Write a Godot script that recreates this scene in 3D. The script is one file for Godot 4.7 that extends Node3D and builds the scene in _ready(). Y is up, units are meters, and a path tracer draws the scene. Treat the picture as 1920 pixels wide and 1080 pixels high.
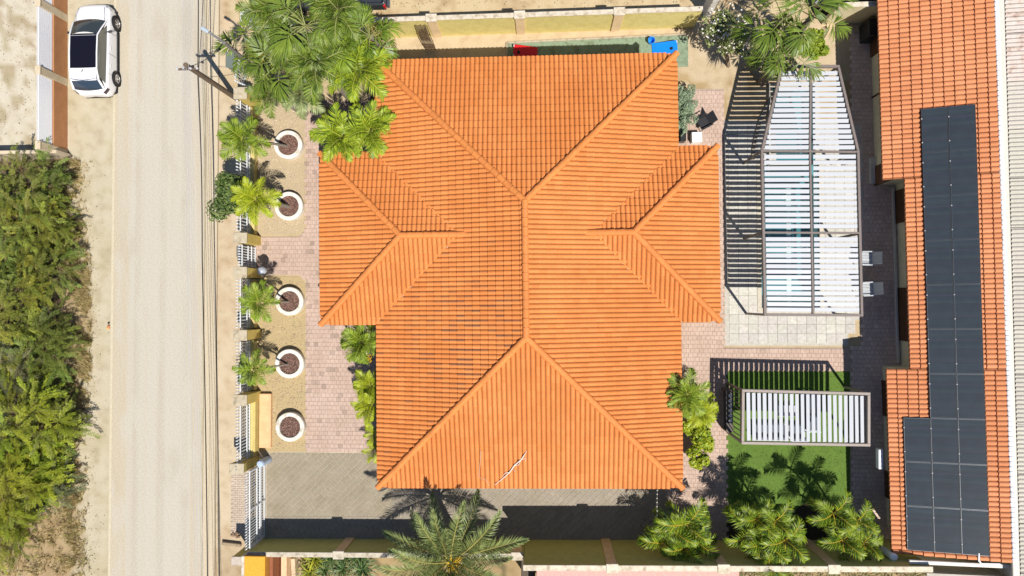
extends Node3D
# Survey frame: 1 photo pixel on the ground is about 25 mm; the drone hovers 33.3 m up.
const FL := 1331.0
const HI := 33.3
var cam_xf: Transform3D
var rng := RandomNumberGenerator.new()
var fn := FastNoiseLite.new()
var fn2 := FastNoiseLite.new()
var T := {}
var MT := {}
var used := {}

# ---------------------------------------------------------------- geometry collector
class Geo:
	var v := PackedVector3Array()
	var n := PackedVector3Array()
	var c := PackedColorArray()
	var col := Color(1, 1, 1)
	func tri(a: Vector3, b: Vector3, d: Vector3) -> void:
		var m := (b - a).cross(d - a).normalized()
		v.push_back(a); v.push_back(d); v.push_back(b)
		n.push_back(m); n.push_back(m); n.push_back(m)
		c.push_back(col); c.push_back(col); c.push_back(col)
	func stri(a: Vector3, b: Vector3, d: Vector3, na: Vector3, nb: Vector3, nd: Vector3) -> void:
		v.push_back(a); v.push_back(d); v.push_back(b)
		n.push_back(na); n.push_back(nd); n.push_back(nb)
		c.push_back(col); c.push_back(col); c.push_back(col)
	func quad(a: Vector3, b: Vector3, d: Vector3, e: Vector3) -> void:
		tri(a, b, d)
		tri(a, d, e)
	func poly(p: PackedVector3Array) -> void:
		for i in range(1, p.size() - 1):
			tri(p[0], p[i], p[i + 1])
	func box(x: Transform3D, s: Vector3, bev := 0.0) -> void:
		var h := s * 0.5
		if bev <= 0.0:
			var q := []
			for i in 8:
				q.append(x * Vector3(h.x * (1 if i & 1 else -1), h.y * (1 if i & 2 else -1), h.z * (1 if i & 4 else -1)))
			quad(q[0], q[4], q[6], q[2]); quad(q[1], q[3], q[7], q[5])
			quad(q[0], q[1], q[5], q[4]); quad(q[2], q[6], q[7], q[3])
			quad(q[0], q[2], q[3], q[1]); quad(q[4], q[5], q[7], q[6])
			return
		bev = minf(bev, minf(h.x, minf(h.y, h.z)) * 0.9)
		var k := h - Vector3(bev, bev, bev)
		var P := func(sx: float, sy: float, sz: float, ax: int) -> Vector3:
			return x * Vector3(sx * (h.x if ax == 0 else k.x), sy * (h.y if ax == 1 else k.y), sz * (h.z if ax == 2 else k.z))
		for s1 in [-1.0, 1.0]:
			var f := [[P.call(s1, -1, -1, 0), P.call(s1, 1, -1, 0), P.call(s1, 1, 1, 0), P.call(s1, -1, 1, 0)],
				[P.call(-1, s1, -1, 1), P.call(-1, s1, 1, 1), P.call(1, s1, 1, 1), P.call(1, s1, -1, 1)],
				[P.call(-1, -1, s1, 2), P.call(1, -1, s1, 2), P.call(1, 1, s1, 2), P.call(-1, 1, s1, 2)]]
			for g in f:
				out(x, g)
			for s2 in [-1.0, 1.0]:
				out(x, [P.call(s1, s2, -1, 0), P.call(s1, s2, 1, 0), P.call(s1, s2, 1, 1), P.call(s1, s2, -1, 1)])
				out(x, [P.call(s1, -1, s2, 0), P.call(s1, 1, s2, 0), P.call(s1, 1, s2, 2), P.call(s1, -1, s2, 2)])
				out(x, [P.call(-1, s1, s2, 1), P.call(1, s1, s2, 1), P.call(1, s1, s2, 2), P.call(-1, s1, s2, 2)])
				for s3 in [-1.0, 1.0]:
					out(x, [P.call(s1, s2, s3, 0), P.call(s1, s2, s3, 1), P.call(s1, s2, s3, 2)])
	func out(x: Transform3D, p: Array) -> void:
		var m: Vector3 = (p[1] - p[0]).cross(p[2] - p[0])
		if m.dot((p[0] + p[1] + p[2]) / 3.0 - x.origin) < 0.0:
			p.reverse()
		for i in range(1, p.size() - 1):
			tri(p[0], p[i], p[i + 1])
	func tube(p: PackedVector3Array, r: PackedFloat32Array, sides := 6, cap := true) -> void:
		var rows := []
		var up := Vector3.UP
		for i in p.size():
			var t := (p[mini(i + 1, p.size() - 1)] - p[maxi(i - 1, 0)]).normalized()
			if absf(t.dot(up)) > 0.95:
				up = Vector3.RIGHT
			var s := t.cross(up).normalized()
			up = s.cross(t).normalized()
			var row := PackedVector3Array()
			for k in sides:
				var a := TAU * k / sides
				row.push_back(p[i] + (s * cos(a) + up * sin(a)) * r[mini(i, r.size() - 1)])
			rows.append(row)
		for i in p.size() - 1:
			for k in sides:
				var j := (k + 1) % sides
				var ra := maxf(r[mini(i, r.size() - 1)], 1e-4)
				var rb := maxf(r[mini(i + 1, r.size() - 1)], 1e-4)
				var na: Vector3 = (rows[i][k] - p[i]) / ra
				var nb: Vector3 = (rows[i][j] - p[i]) / ra
				var nc: Vector3 = (rows[i + 1][j] - p[i + 1]) / rb
				var nd: Vector3 = (rows[i + 1][k] - p[i + 1]) / rb
				stri(rows[i][k], rows[i + 1][j], rows[i][j], na, nc, nb)
				stri(rows[i][k], rows[i + 1][k], rows[i + 1][j], na, nd, nc)
		if cap:
			for e in [0, p.size() - 1]:
				for k in range(1, sides - 1):
					if e == 0:
						tri(rows[e][0], rows[e][k], rows[e][k + 1])
					else:
						tri(rows[e][0], rows[e][k + 1], rows[e][k])
	func lathe(prof: PackedVector2Array, sides := 32, o := Vector3.ZERO) -> void:
		for i in prof.size() - 1:
			var d := prof[i + 1] - prof[i]
			var nn := Vector2(d.y, -d.x).normalized()
			for k in sides:
				var a := TAU * k / sides
				var b := TAU * (k + 1) / sides
				var ca := Vector3(cos(a), 0, sin(a))
				var cb := Vector3(cos(b), 0, sin(b))
				var y0 := Vector3.UP * prof[i].y
				var y1 := Vector3.UP * prof[i + 1].y
				var na := ca * nn.x + Vector3.UP * nn.y
				var nb := cb * nn.x + Vector3.UP * nn.y
				var q0 := o + ca * prof[i].x + y0
				var q1 := o + cb * prof[i].x + y0
				var q2 := o + cb * prof[i + 1].x + y1
				var q3 := o + ca * prof[i + 1].x + y1
				stri(q0, q3, q2, na, na, nb)
				stri(q0, q2, q1, na, nb, nb)
	func grid(rows: Array, flip := false) -> void:
		var nr := rows.size()
		var nc: int = rows[0].size()
		var ns := []
		for i in nr:
			var row := PackedVector3Array()
			for j in nc:
				var du: Vector3 = rows[i][mini(j + 1, nc - 1)] - rows[i][maxi(j - 1, 0)]
				var dv: Vector3 = rows[mini(i + 1, nr - 1)][j] - rows[maxi(i - 1, 0)][j]
				var m := du.cross(dv).normalized()
				row.push_back(-m if flip else m)
			ns.append(row)
		for i in nr - 1:
			for j in nc - 1:
				if flip:
					stri(rows[i][j], rows[i + 1][j], rows[i + 1][j + 1], ns[i][j], ns[i + 1][j], ns[i + 1][j + 1])
					stri(rows[i][j], rows[i + 1][j + 1], rows[i][j + 1], ns[i][j], ns[i + 1][j + 1], ns[i][j + 1])
				else:
					stri(rows[i][j], rows[i + 1][j + 1], rows[i + 1][j], ns[i][j], ns[i + 1][j + 1], ns[i + 1][j])
					stri(rows[i][j], rows[i][j + 1], rows[i + 1][j + 1], ns[i][j], ns[i][j + 1], ns[i + 1][j + 1])
	func add(g: Geo, x: Transform3D, tint := Color(1, 1, 1)) -> void:
		v.append_array(x * g.v)
		n.append_array(Transform3D(x.basis.orthonormalized(), Vector3.ZERO) * g.n)
		if tint == Color(1, 1, 1):
			c.append_array(g.c)
		else:
			for k in g.c:
				c.push_back(k * tint)
	func mesh() -> ArrayMesh:
		var m := ArrayMesh.new()
		if v.is_empty():
			return m
		var a := []
		a.resize(Mesh.ARRAY_MAX)
		a[Mesh.ARRAY_VERTEX] = v
		a[Mesh.ARRAY_NORMAL] = n
		a[Mesh.ARRAY_COLOR] = c
		m.add_surface_from_arrays(Mesh.PRIMITIVE_TRIANGLES, a)
		return m

# ---------------------------------------------------------------- helpers
func at(px: float, py: float, h := 0.0) -> Vector3:
	var d := cam_xf.basis * Vector3(px - 960.0, 540.0 - py, -FL)
	return cam_xf.origin + d * ((h - HI) / d.y)

func px_of(p: Vector3) -> Vector2:
	var q := cam_xf.basis.inverse() * (p - cam_xf.origin)
	return Vector2(960.0 - FL * q.x / q.z, 540.0 + FL * q.y / q.z)

func numbered(called: String) -> String:
	var k: int = used.get(called, 0)
	used[called] = k + 1
	return called if k == 0 else "%s_%03d" % [called, k]

func thing(called: String, label: String, category: String, pos := Vector3.ZERO, turn := 0.0, group := "") -> Node3D:
	var o := Node3D.new()
	o.name = numbered(called)
	add_child(o)
	o.position = pos
	o.rotation.y = turn
	tag(o, label, category, group)
	return o

func tag(o: Node3D, label: String, category: String, group := "") -> Node3D:
	o.set_meta("label", label)
	o.set_meta("category", category)
	if group:
		o.set_meta("group", group)
	return o

func obj(called: String, g, m: Material, parent: Node3D = null, x := Transform3D()) -> MeshInstance3D:
	var o := MeshInstance3D.new()
	o.mesh = g.mesh() if g is Geo else g
	o.material_override = m
	o.transform = x
	if parent:
		o.name = called
		parent.add_child(o, true)
	else:
		o.name = numbered(called)
		add_child(o)
	return o

func struct(called: String, g, m: Material, label: String) -> MeshInstance3D:
	var o := obj(called, g, m)
	o.set_meta("kind", "structure")
	o.set_meta("label", label)
	return o

func stuff(o: Node3D) -> Node3D:
	o.set_meta("kind", "stuff")
	return o

func dup(o: Node3D, pos: Vector3, turn: float, label: String, group := "") -> Node3D:
	var r: Node3D = o.duplicate()
	r.name = numbered(String(o.name).rstrip("0123456789").trim_suffix("_"))
	add_child(r)
	r.position = pos
	r.rotation.y = turn
	r.set_meta("label", label)
	if group:
		r.set_meta("group", group)
	return r

func X(pos := Vector3.ZERO, turn := 0.0, tilt := 0.0, s := 1.0) -> Transform3D:
	return Transform3D(Basis(Vector3.UP, turn) * Basis(Vector3.BACK, tilt) * Basis.from_scale(Vector3.ONE * s), pos)

func between(a: Vector3, b: Vector3, up := Vector3.UP) -> Transform3D:   # z axis runs from a to b, origin halfway
	var z := (b - a).normalized()
	var x := up.cross(z).normalized()
	return Transform3D(Basis(x, z.cross(x), z), (a + b) * 0.5)

func bar(g: Geo, a: Vector3, b: Vector3, w: float, h: float, bev := 0.0) -> void:
	g.box(between(a, b), Vector3(w, h, a.distance_to(b)), bev)

func rnd(a: float, b: float) -> float:
	return rng.randf_range(a, b)

func tone(k: Color, s: float) -> Color:
	var q := 1.0 + rnd(-s, s)
	return Color(k.r * q, k.g * q * (1.0 + rnd(-s, s) * 0.25), k.b * q)

func ntex(freq: float, lo: Color, hi: Color, octaves := 4, seed_ := 1, size := 512, kind := FastNoiseLite.TYPE_SIMPLEX_SMOOTH, stops := []) -> NoiseTexture2D:
	var f := FastNoiseLite.new()
	f.noise_type = kind
	f.frequency = freq
	f.fractal_octaves = octaves
	f.seed = seed_
	var t := NoiseTexture2D.new()
	t.width = size
	t.height = size
	t.seamless = true
	t.seamless_blend_skirt = 0.2
	t.noise = f
	var r := Gradient.new()
	r.set_color(0, lo)
	r.set_color(1, hi)
	for s in stops:
		r.add_point(s[0], s[1])
	t.color_ramp = r
	return t

func mat(k: Color, rough := 0.9, tex := "", scale := 1.0, tex2 := "", scale2 := 0.2, vcol := true, bump := "", bump_cm := 1.0) -> StandardMaterial3D:
	var m := StandardMaterial3D.new()
	m.albedo_color = k.linear_to_srgb()
	m.roughness = rough
	m.vertex_color_use_as_albedo = vcol
	m.metallic_specular = 0.35
	if tex:
		m.albedo_texture = T[tex]
	if tex or bump:
		m.uv1_triplanar = true
		m.uv1_world_triplanar = true
		m.uv1_scale = Vector3.ONE * scale
	if tex2:
		m.detail_enabled = true
		m.detail_blend_mode = BaseMaterial3D.BLEND_MODE_MUL
		m.detail_albedo = T[tex2]
		m.detail_uv_layer = BaseMaterial3D.DETAIL_UV_2
		m.uv2_triplanar = true
		m.uv2_world_triplanar = true
		m.uv2_scale = Vector3.ONE * scale2
	if bump:
		m.heightmap_enabled = true
		m.heightmap_texture = T[bump]
		m.heightmap_scale = bump_cm
	return m

func leafmat(k: float, rough := 0.5) -> StandardMaterial3D:
	var m := mat(Color(1, 1, 1), rough)
	m.backlight_enabled = true
	m.backlight = Color(k * 0.8, k, k * 0.25)
	m.metallic_specular = 0.35
	return m

# ---------------------------------------------------------------- camera, sky, sun, materials
func _ready() -> void:
	rng.seed = 20240611
	fn.seed = 7; fn.frequency = 0.35; fn.fractal_octaves = 4
	fn2.seed = 19; fn2.frequency = 1.3; fn2.fractal_octaves = 3
	var lean := Quaternion(Vector3(60, -25, -FL).normalized(), Vector3(0, 0, -1))
	cam_xf = Transform3D(Basis(Vector3(1, 0, 0), Vector3(0, 0, -1), Vector3(0, 1, 0)) * Basis(lean), Vector3(0, HI, 0))
	var cam := Camera3D.new()
	cam.name = "camera"
	cam.transform = cam_xf
	cam.fov = rad_to_deg(2.0 * atan(540.0 / FL))
	cam.near = 0.1
	cam.far = 1500.0
	add_child(cam)
	cam.current = true
	var sun := DirectionalLight3D.new()
	sun.name = "sun"
	sun.light_energy = 1.6
	sun.light_color = Color(1.0, 0.975, 0.94)
	sun.light_angular_distance = 0.5
	sun.shadow_enabled = true
	sun.transform = Transform3D(Basis.looking_at(Vector3(-0.327, -1.0, -0.471), Vector3.UP), Vector3(0, 40, 0))
	add_child(sun)
	var sky_mat := ProceduralSkyMaterial.new()
	sky_mat.sky_top_color = Color(0.34, 0.44, 0.60)
	sky_mat.sky_horizon_color = Color(0.70, 0.74, 0.78)
	sky_mat.ground_horizon_color = Color(0.62, 0.66, 0.66)
	sky_mat.ground_bottom_color = Color(0.45, 0.42, 0.36)
	sky_mat.sky_curve = 0.12
	var sky := Sky.new()
	sky.sky_material = sky_mat
	var env := Environment.new()
	env.background_mode = Environment.BG_SKY
	env.sky = sky
	env.background_energy_multiplier = 0.86
	env.tonemap_mode = Environment.TONE_MAPPER_LINEAR
	env.tonemap_exposure = 1.31
	env.sdfgi_enabled = true
	env.ssao_enabled = true
	env.ssil_enabled = true
	var we := WorldEnvironment.new()
	we.name = "world_environment"
	we.environment = env
	add_child(we)
	make_materials()
	ground()
	paving()
	main_house()
	annex()
	metal_roof_building()
	walls()
	street_front()
	west_side()
	pergolas()
	vehicles()
	poles_and_wires()
	planters_and_palms()
	garden_plants()
	west_bushes()
	small_things()

func make_materials() -> void:
	var W := Color(1, 1, 1)
	T.sand = ntex(0.02, Color(0.90, 0.88, 0.85), W, 5, 3, 512, FastNoiseLite.TYPE_SIMPLEX_SMOOTH, [[0.45, Color(0.97, 0.965, 0.95)]])
	T.grit = ntex(0.11, Color(0.76, 0.73, 0.68), W, 4, 5, 512, FastNoiseLite.TYPE_SIMPLEX, [[0.35, Color(0.95, 0.94, 0.92)], [0.6, Color(0.98, 0.98, 0.97)]])
	T.pebble = ntex(0.06, Color(1, 1, 1), Color(0.66, 0.62, 0.56), 2, 9, 512, FastNoiseLite.TYPE_CELLULAR, [[0.55, Color(0.93, 0.92, 0.9)]])
	T.blotch = ntex(0.012, Color(0.92, 0.91, 0.89), W, 4, 11, 512)
	T.wear = ntex(0.02, Color(0.90, 0.885, 0.865), W, 5, 13, 512)
	T.grime = ntex(0.02, Color(0.74, 0.71, 0.66), W, 5, 17, 512, FastNoiseLite.TYPE_SIMPLEX_SMOOTH, [[0.45, Color(0.96, 0.95, 0.93)]])
	T.bark = ntex(0.05, Color(0.6, 0.57, 0.52), W, 4, 23, 256)
	T.turf = ntex(0.2, Color(0.6, 0.68, 0.5), W, 3, 29, 512)
	T.hsand = ntex(0.09, Color.BLACK, W, 4, 31, 512)
	T.ripple = ntex(0.02, Color.BLACK, W, 3, 37, 512)
	T.rust = ntex(0.025, Color(0.62, 0.44, 0.36), W, 5, 41, 512, FastNoiseLite.TYPE_SIMPLEX_SMOOTH, [[0.32, Color(0.95, 0.9, 0.87)]])
	MT.ground = mat(W, 0.95, "grit", 0.35, "sand", 0.13, true, "hsand", 0.5)
	MT.road = mat(W, 0.92, "wear", 0.9)
	MT.gravel = mat(W, 0.95, "pebble", 1.1, "grit", 0.4, true, "hsand", 0.8)
	MT.pink = mat(W, 0.85, "wear", 0.5, "blotch", 0.12)
	MT.grey = mat(W, 0.85, "wear", 0.6, "blotch", 0.15)
	MT.stone = mat(W, 0.7, "blotch", 0.7, "wear", 0.5)
	MT.slab = mat(W, 0.8, "wear", 0.5, "grime", 0.25)
	MT.turf = mat(W, 0.9, "turf", 0.8, "blotch", 0.25, true, "hsand", 1.0)
	MT.tile = mat(W, 0.72, "wear", 0.8, "blotch", 0.13)
	MT.tile2 = mat(W, 0.72, "wear", 0.8, "blotch", 0.2)
	MT.wall = mat(W, 0.85, "blotch", 0.3, "wear", 0.9)
	MT.plain = mat(W, 0.7, "wear", 0.7)
	MT.metal = mat(W, 0.45, "wear", 0.9)
	MT.rustroof = mat(W, 0.5, "rust", 0.16, "wear", 0.5)
	MT.paint = mat(W, 0.35)
	MT.wood = mat(W, 0.7, "bark", 1.5)
	MT.bark = mat(W, 0.9, "bark", 2.0)
	MT.soil = mat(W, 0.95, "grit", 1.3, "pebble", 2.0, true, "hsand", 3.0)
	MT.plastic = mat(W, 0.3)
	MT.fabric = mat(W, 0.9)
	MT.rubber = mat(W, 0.8)
	MT.leaf = leafmat(0.10, 0.45)
	MT.fanleaf = leafmat(0.07, 0.4)
	MT.scrub = leafmat(0.08, 0.55)
	MT.carpaint = mat(Color(1, 1, 1), 0.25)
	MT.carpaint.clearcoat_enabled = true
	MT.carpaint.clearcoat = 1.0
	MT.carpaint.clearcoat_roughness = 0.05
	MT.glass = mat(Color(1, 1, 1), 0.06)
	MT.glass.metallic_specular = 0.6
	MT.solar = mat(Color(1, 1, 1), 0.22, "blotch", 0.25)
	MT.solar.metallic_specular = 0.4
	MT.darkglass = mat(Color(1, 1, 1), 0.15)
	MT.darkglass.metallic_specular = 0.2
	MT.chrome = mat(Color(1, 1, 1), 0.3)
	MT.chrome.metallic = 0.9
	var w := StandardMaterial3D.new()
	w.transparency = BaseMaterial3D.TRANSPARENCY_ALPHA
	w.albedo_color = Color(0.7, 0.95, 0.97, 0.08)
	w.roughness = 0.03
	w.heightmap_enabled = true
	w.heightmap_texture = T.ripple
	w.heightmap_scale = 4.0
	w.uv1_triplanar = true
	w.uv1_world_triplanar = true
	w.uv1_scale = Vector3.ONE * 0.6
	MT.water = w

# ---------------------------------------------------------------- ground
func sm(a: float, b: float, x: float) -> float:
	return smoothstep(a, b, x)

func ground_color(p: Vector3) -> Color:
	var q := px_of(p)
	var a := fn.get_noise_2d(p.x, p.z)
	var b := fn2.get_noise_2d(p.x, p.z)
	var jx := q.x + a * 16.0 + b * 6.0
	var jy := q.y + a * 10.0 + b * 6.0
	var sand := Color(0.48, 0.43, 0.33)
	var k := sand
	if q.x < 420 or (q.x < 465 and q.y > 180):
		k = Color(0.48, 0.435, 0.335).lerp(Color(0.40, 0.34, 0.22), sm(-0.1, 0.6, a) * 0.5)
		# the scrub lot: grey brown litter under the bushes and a straw fringe
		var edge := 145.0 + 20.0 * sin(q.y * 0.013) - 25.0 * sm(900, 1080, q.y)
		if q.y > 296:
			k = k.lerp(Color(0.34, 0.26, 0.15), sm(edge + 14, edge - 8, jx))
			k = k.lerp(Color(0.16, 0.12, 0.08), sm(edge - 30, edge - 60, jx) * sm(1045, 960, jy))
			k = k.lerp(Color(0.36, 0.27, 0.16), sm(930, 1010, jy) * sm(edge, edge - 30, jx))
		k = k.lerp(Color(0.40, 0.37, 0.25), sm(0.05, 0.5, b + a * 0.4) * 0.45)
		if q.x < 122 and q.y < 290:
			k = Color(0.54, 0.50, 0.42).lerp(Color(0.36, 0.29, 0.20), sm(0.0, 0.3, a * 0.8 + b * 0.7) * 0.85)
			k = k.lerp(Color(0.36, 0.33, 0.2), sm(0.05, 0.4, b) * sm(80, 20, q.x) * 0.5)
		if q.x > 395 and q.x < 470:
			k = Color(0.52, 0.435, 0.315).lerp(Color(0.45, 0.33, 0.22), sm(-0.1, 0.5, a + b * 0.4) * 0.6)
			k = k.lerp(Color(0.36, 0.27, 0.17), sm(1000, 1040, jy) * (0.6 + 0.4 * b))
	elif q.y < 70:
		k = Color(0.52, 0.42, 0.27).lerp(Color(0.36, 0.25, 0.14), sm(0.0, 0.5, a * 0.7 + b * 0.5) * 0.8)
		k = k.lerp(Color(0.53, 0.42, 0.29), sm(28, 40, q.y))
	elif q.y < 240 and q.x > 1250:
		k = Color(0.50, 0.41, 0.29).lerp(Color(0.36, 0.26, 0.13), sm(110, 150, jy) * sm(-0.3, 0.3, a + b) * 0.8)
	elif q.y < 130:
		k = Color(0.53, 0.43, 0.30)
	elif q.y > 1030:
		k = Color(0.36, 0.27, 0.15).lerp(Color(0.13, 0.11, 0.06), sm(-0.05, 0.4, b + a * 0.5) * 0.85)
	else:
		k = Color(0.47, 0.38, 0.25)
	return k

func ground() -> void:
	var xs := [-600.0, -250.0]
	var zs := [-600.0, -250.0]
	var x := -130.0
	while x < -29.0:
		xs.append(x)
		x += 3.0
	x = -28.5
	while x < 24.0:
		xs.append(x)
		x += 0.22
	x = 26.0
	while x < 130.0:
		xs.append(x)
		x += 3.0
	xs.append_array([250.0, 600.0])
	x = -130.0
	while x < -17.0:
		zs.append(x)
		x += 3.0
	x = -16.5
	while x < 15.5:
		zs.append(x)
		x += 0.22
	x = 17.0
	while x < 130.0:
		zs.append(x)
		x += 3.0
	zs.append_array([250.0, 600.0])
	var cols := []
	for i in zs.size():
		var row := PackedColorArray()
		for j in xs.size():
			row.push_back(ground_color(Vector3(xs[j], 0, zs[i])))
		cols.append(row)
	var g := Geo.new()
	var up := Vector3.UP
	var pa := at(1422, 306)
	var pb := at(1541, 581)
	var pc := at(1448, 165)
	var pd := at(1528, 302)
	for i in zs.size() - 1:
		for j in xs.size() - 1:
			var a := Vector3(xs[j], 0, zs[i]); var b := Vector3(xs[j + 1], 0, zs[i])
			var d := Vector3(xs[j + 1], 0, zs[i + 1]); var e := Vector3(xs[j], 0, zs[i + 1])
			if (b.x > pa.x and a.x < pb.x and e.z > pa.z and a.z < pb.z) or (b.x > pc.x and a.x < pd.x and e.z > pc.z and a.z < pd.z):
				continue   # the pool is dug here
			for q in [[a, cols[i][j]], [b, cols[i][j + 1]], [d, cols[i + 1][j + 1]], [a, cols[i][j]], [d, cols[i + 1][j + 1]], [e, cols[i + 1][j]]]:
				g.v.push_back(q[0]); g.n.push_back(up); g.c.push_back(q[1])
	struct("ground", g, MT.ground, "pale sandy ground around the houses and beside the road")
	# the road: a long sheet with worn wheel tracks
	var road := Geo.new()
	var x0 := at(212, 540).x
	var x1 := at(380, 540).x
	var rz := PackedFloat32Array([-300.0, -60.0])
	var z := -18.0
	while z < 18.0:
		rz.push_back(z)
		z += 0.4
	rz.append_array([60.0, 300.0])
	for i in rz.size() - 1:
		for j in 64:
			for q in [[0, 0], [1, 0], [1, 1], [0, 0], [1, 1], [0, 1]]:
				var u: float = (j + q[0]) / 64.0
				var zz: float = rz[i + q[1]]
				var px := lerpf(212, 380, u)
				var k := Color(0.468, 0.440, 0.378)
				var w := fn.get_noise_2d(u * 22.0, zz * 0.07) + 0.35 * fn2.get_noise_2d(u * 24.0, zz * 0.25)
				k = k.lerp(Color(0.455, 0.40, 0.30), clampf(sm(252, 214, px + w * 34) * 0.95 + sm(0.1, 0.5, w) * 0.3 + sm(350, 382, px + w * 14) * 0.7, 0, 1))
				k = k.lerp(Color(0.40, 0.36, 0.285), 0.75 * (sm(9, 3, absf(px - 258 + w * 3)) + sm(8, 3, absf(px - 305 + w * 4)) + sm(9, 2, absf(px - 348 + w * 3))) * (0.5 + 0.5 * w))
				k = k.lerp(Color(0.36, 0.31, 0.23), sm(0.32, 0.6, fn.get_noise_2d(u * 5.0 + 40.0, zz * 0.5)) * 0.25)
				k = k.lerp(Color(0.475, 0.45, 0.385), sm(0.1, 0.45, fn2.get_noise_2d(u * 3.0, zz * 0.2)) * 0.6)
				road.v.push_back(Vector3(lerpf(x0, x1, u), 0.012, zz))
				road.n.push_back(Vector3.UP)
				road.c.push_back(k)
	struct("road", road, MT.road, "pale cream dusty street running past the front wall")
	var kerb := Geo.new()
	kerb.col = Color(0.53, 0.48, 0.36)
	bar(kerb, Vector3(x0 - 0.03, 0.004, -300), Vector3(x0 - 0.03, 0.004, 300), 0.12, 0.05, 0.01)
	struct("road_edging", kerb, MT.plain, "thin pale concrete edging along the far side of the street")
	var gut := Geo.new()
	gut.col = Color(0.51, 0.44, 0.325)
	var xa := at(384, 540).x
	var xb := at(406, 540).x
	bar(gut, Vector3((xa + xb) / 2, 0.0, -300), Vector3((xa + xb) / 2, 0.0, 300), xb - xa, 0.05, 0.01)
	var gobj := struct("gutter", gut, MT.road, "concrete gutter strip along the house side of the street")
	var gl := Geo.new()
	gl.col = Color(0.27, 0.22, 0.155)
	bar(gl, Vector3(xb + 0.035, 0.0, -300), Vector3(xb + 0.035, 0.0, 300), 0.028, 0.02)
	gl.col = Color(0.36, 0.30, 0.21)
	bar(gl, Vector3(xa - 0.01, 0.003, -300), Vector3(xa - 0.01, 0.003, 300), 0.02, 0.03)
	bar(gl, Vector3(xa + 0.3, 0.014, -300), Vector3(xa + 0.3, 0.014, 300), 0.012, 0.03)
	obj("joint", gl, MT.soil, gobj)

func flat(px: Array, y: float, k: Color, thick := 0.3) -> Geo:
	var g := Geo.new()
	g.col = k
	var p2 := PackedVector2Array()
	for q in px:
		var w := at(q[0], q[1], 0)
		p2.push_back(Vector2(w.x, w.z))
	if Geometry2D.is_polygon_clockwise(p2):
		p2.reverse()
	var ix := Geometry2D.triangulate_polygon(p2)
	for i in range(0, ix.size(), 3):
		var a := Vector3(p2[ix[i]].x, y, p2[ix[i]].y); var b := Vector3(p2[ix[i + 1]].x, y, p2[ix[i + 1]].y); var d := Vector3(p2[ix[i + 2]].x, y, p2[ix[i + 2]].y)
		if (b - a).cross(d - a).y < 0:
			g.tri(a, d, b)
		else:
			g.tri(a, b, d)
	for i in p2.size():
		var a := p2[i]
		var b := p2[(i + 1) % p2.size()]
		var q := [Vector3(a.x, y, a.y), Vector3(b.x, y, b.y), Vector3(b.x, y - thick, b.y), Vector3(a.x, y - thick, a.y)]
		var nrm: Vector3 = (q[1] - q[0]).cross(q[2] - q[0])
		var mid := Vector2((a.x + b.x) / 2, (a.y + b.y) / 2) + Vector2(nrm.x, nrm.z).normalized() * 0.01
		if Geometry2D.is_point_in_polygon(mid, p2):
			q.reverse()
		g.quad(q[0], q[1], q[2], q[3])
	return g

func to2(px: Array) -> PackedVector2Array:
	var p := PackedVector2Array()
	for q in px:
		var w := at(q[0], q[1], 0)
		p.push_back(Vector2(w.x, w.z))
	return p

func paver_geo(a: float, b: float, k: Color, hh := 0.03, ch := 0.008) -> Geo:   # one block, a along x, b along z, standing on y = 0
	var g := Geo.new()
	g.col = k
	var u := a / 2; var w := b / 2
	var lo := [Vector3(-u, 0, -w), Vector3(u, 0, -w), Vector3(u, 0, w), Vector3(-u, 0, w)]
	var mi := []; var hi := []
	for q in lo:
		mi.append(q + Vector3.UP * (hh - ch))
		hi.append(Vector3(q.x - signf(q.x) * ch, hh, q.z - signf(q.z) * ch))
	for i in 4:
		var j := (i + 1) % 4
		g.quad(lo[j], lo[i], mi[i], mi[j])
		g.quad(mi[j], mi[i], hi[i], hi[j])
	g.quad(hi[0], hi[3], hi[2], hi[1])
	return g

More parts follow.
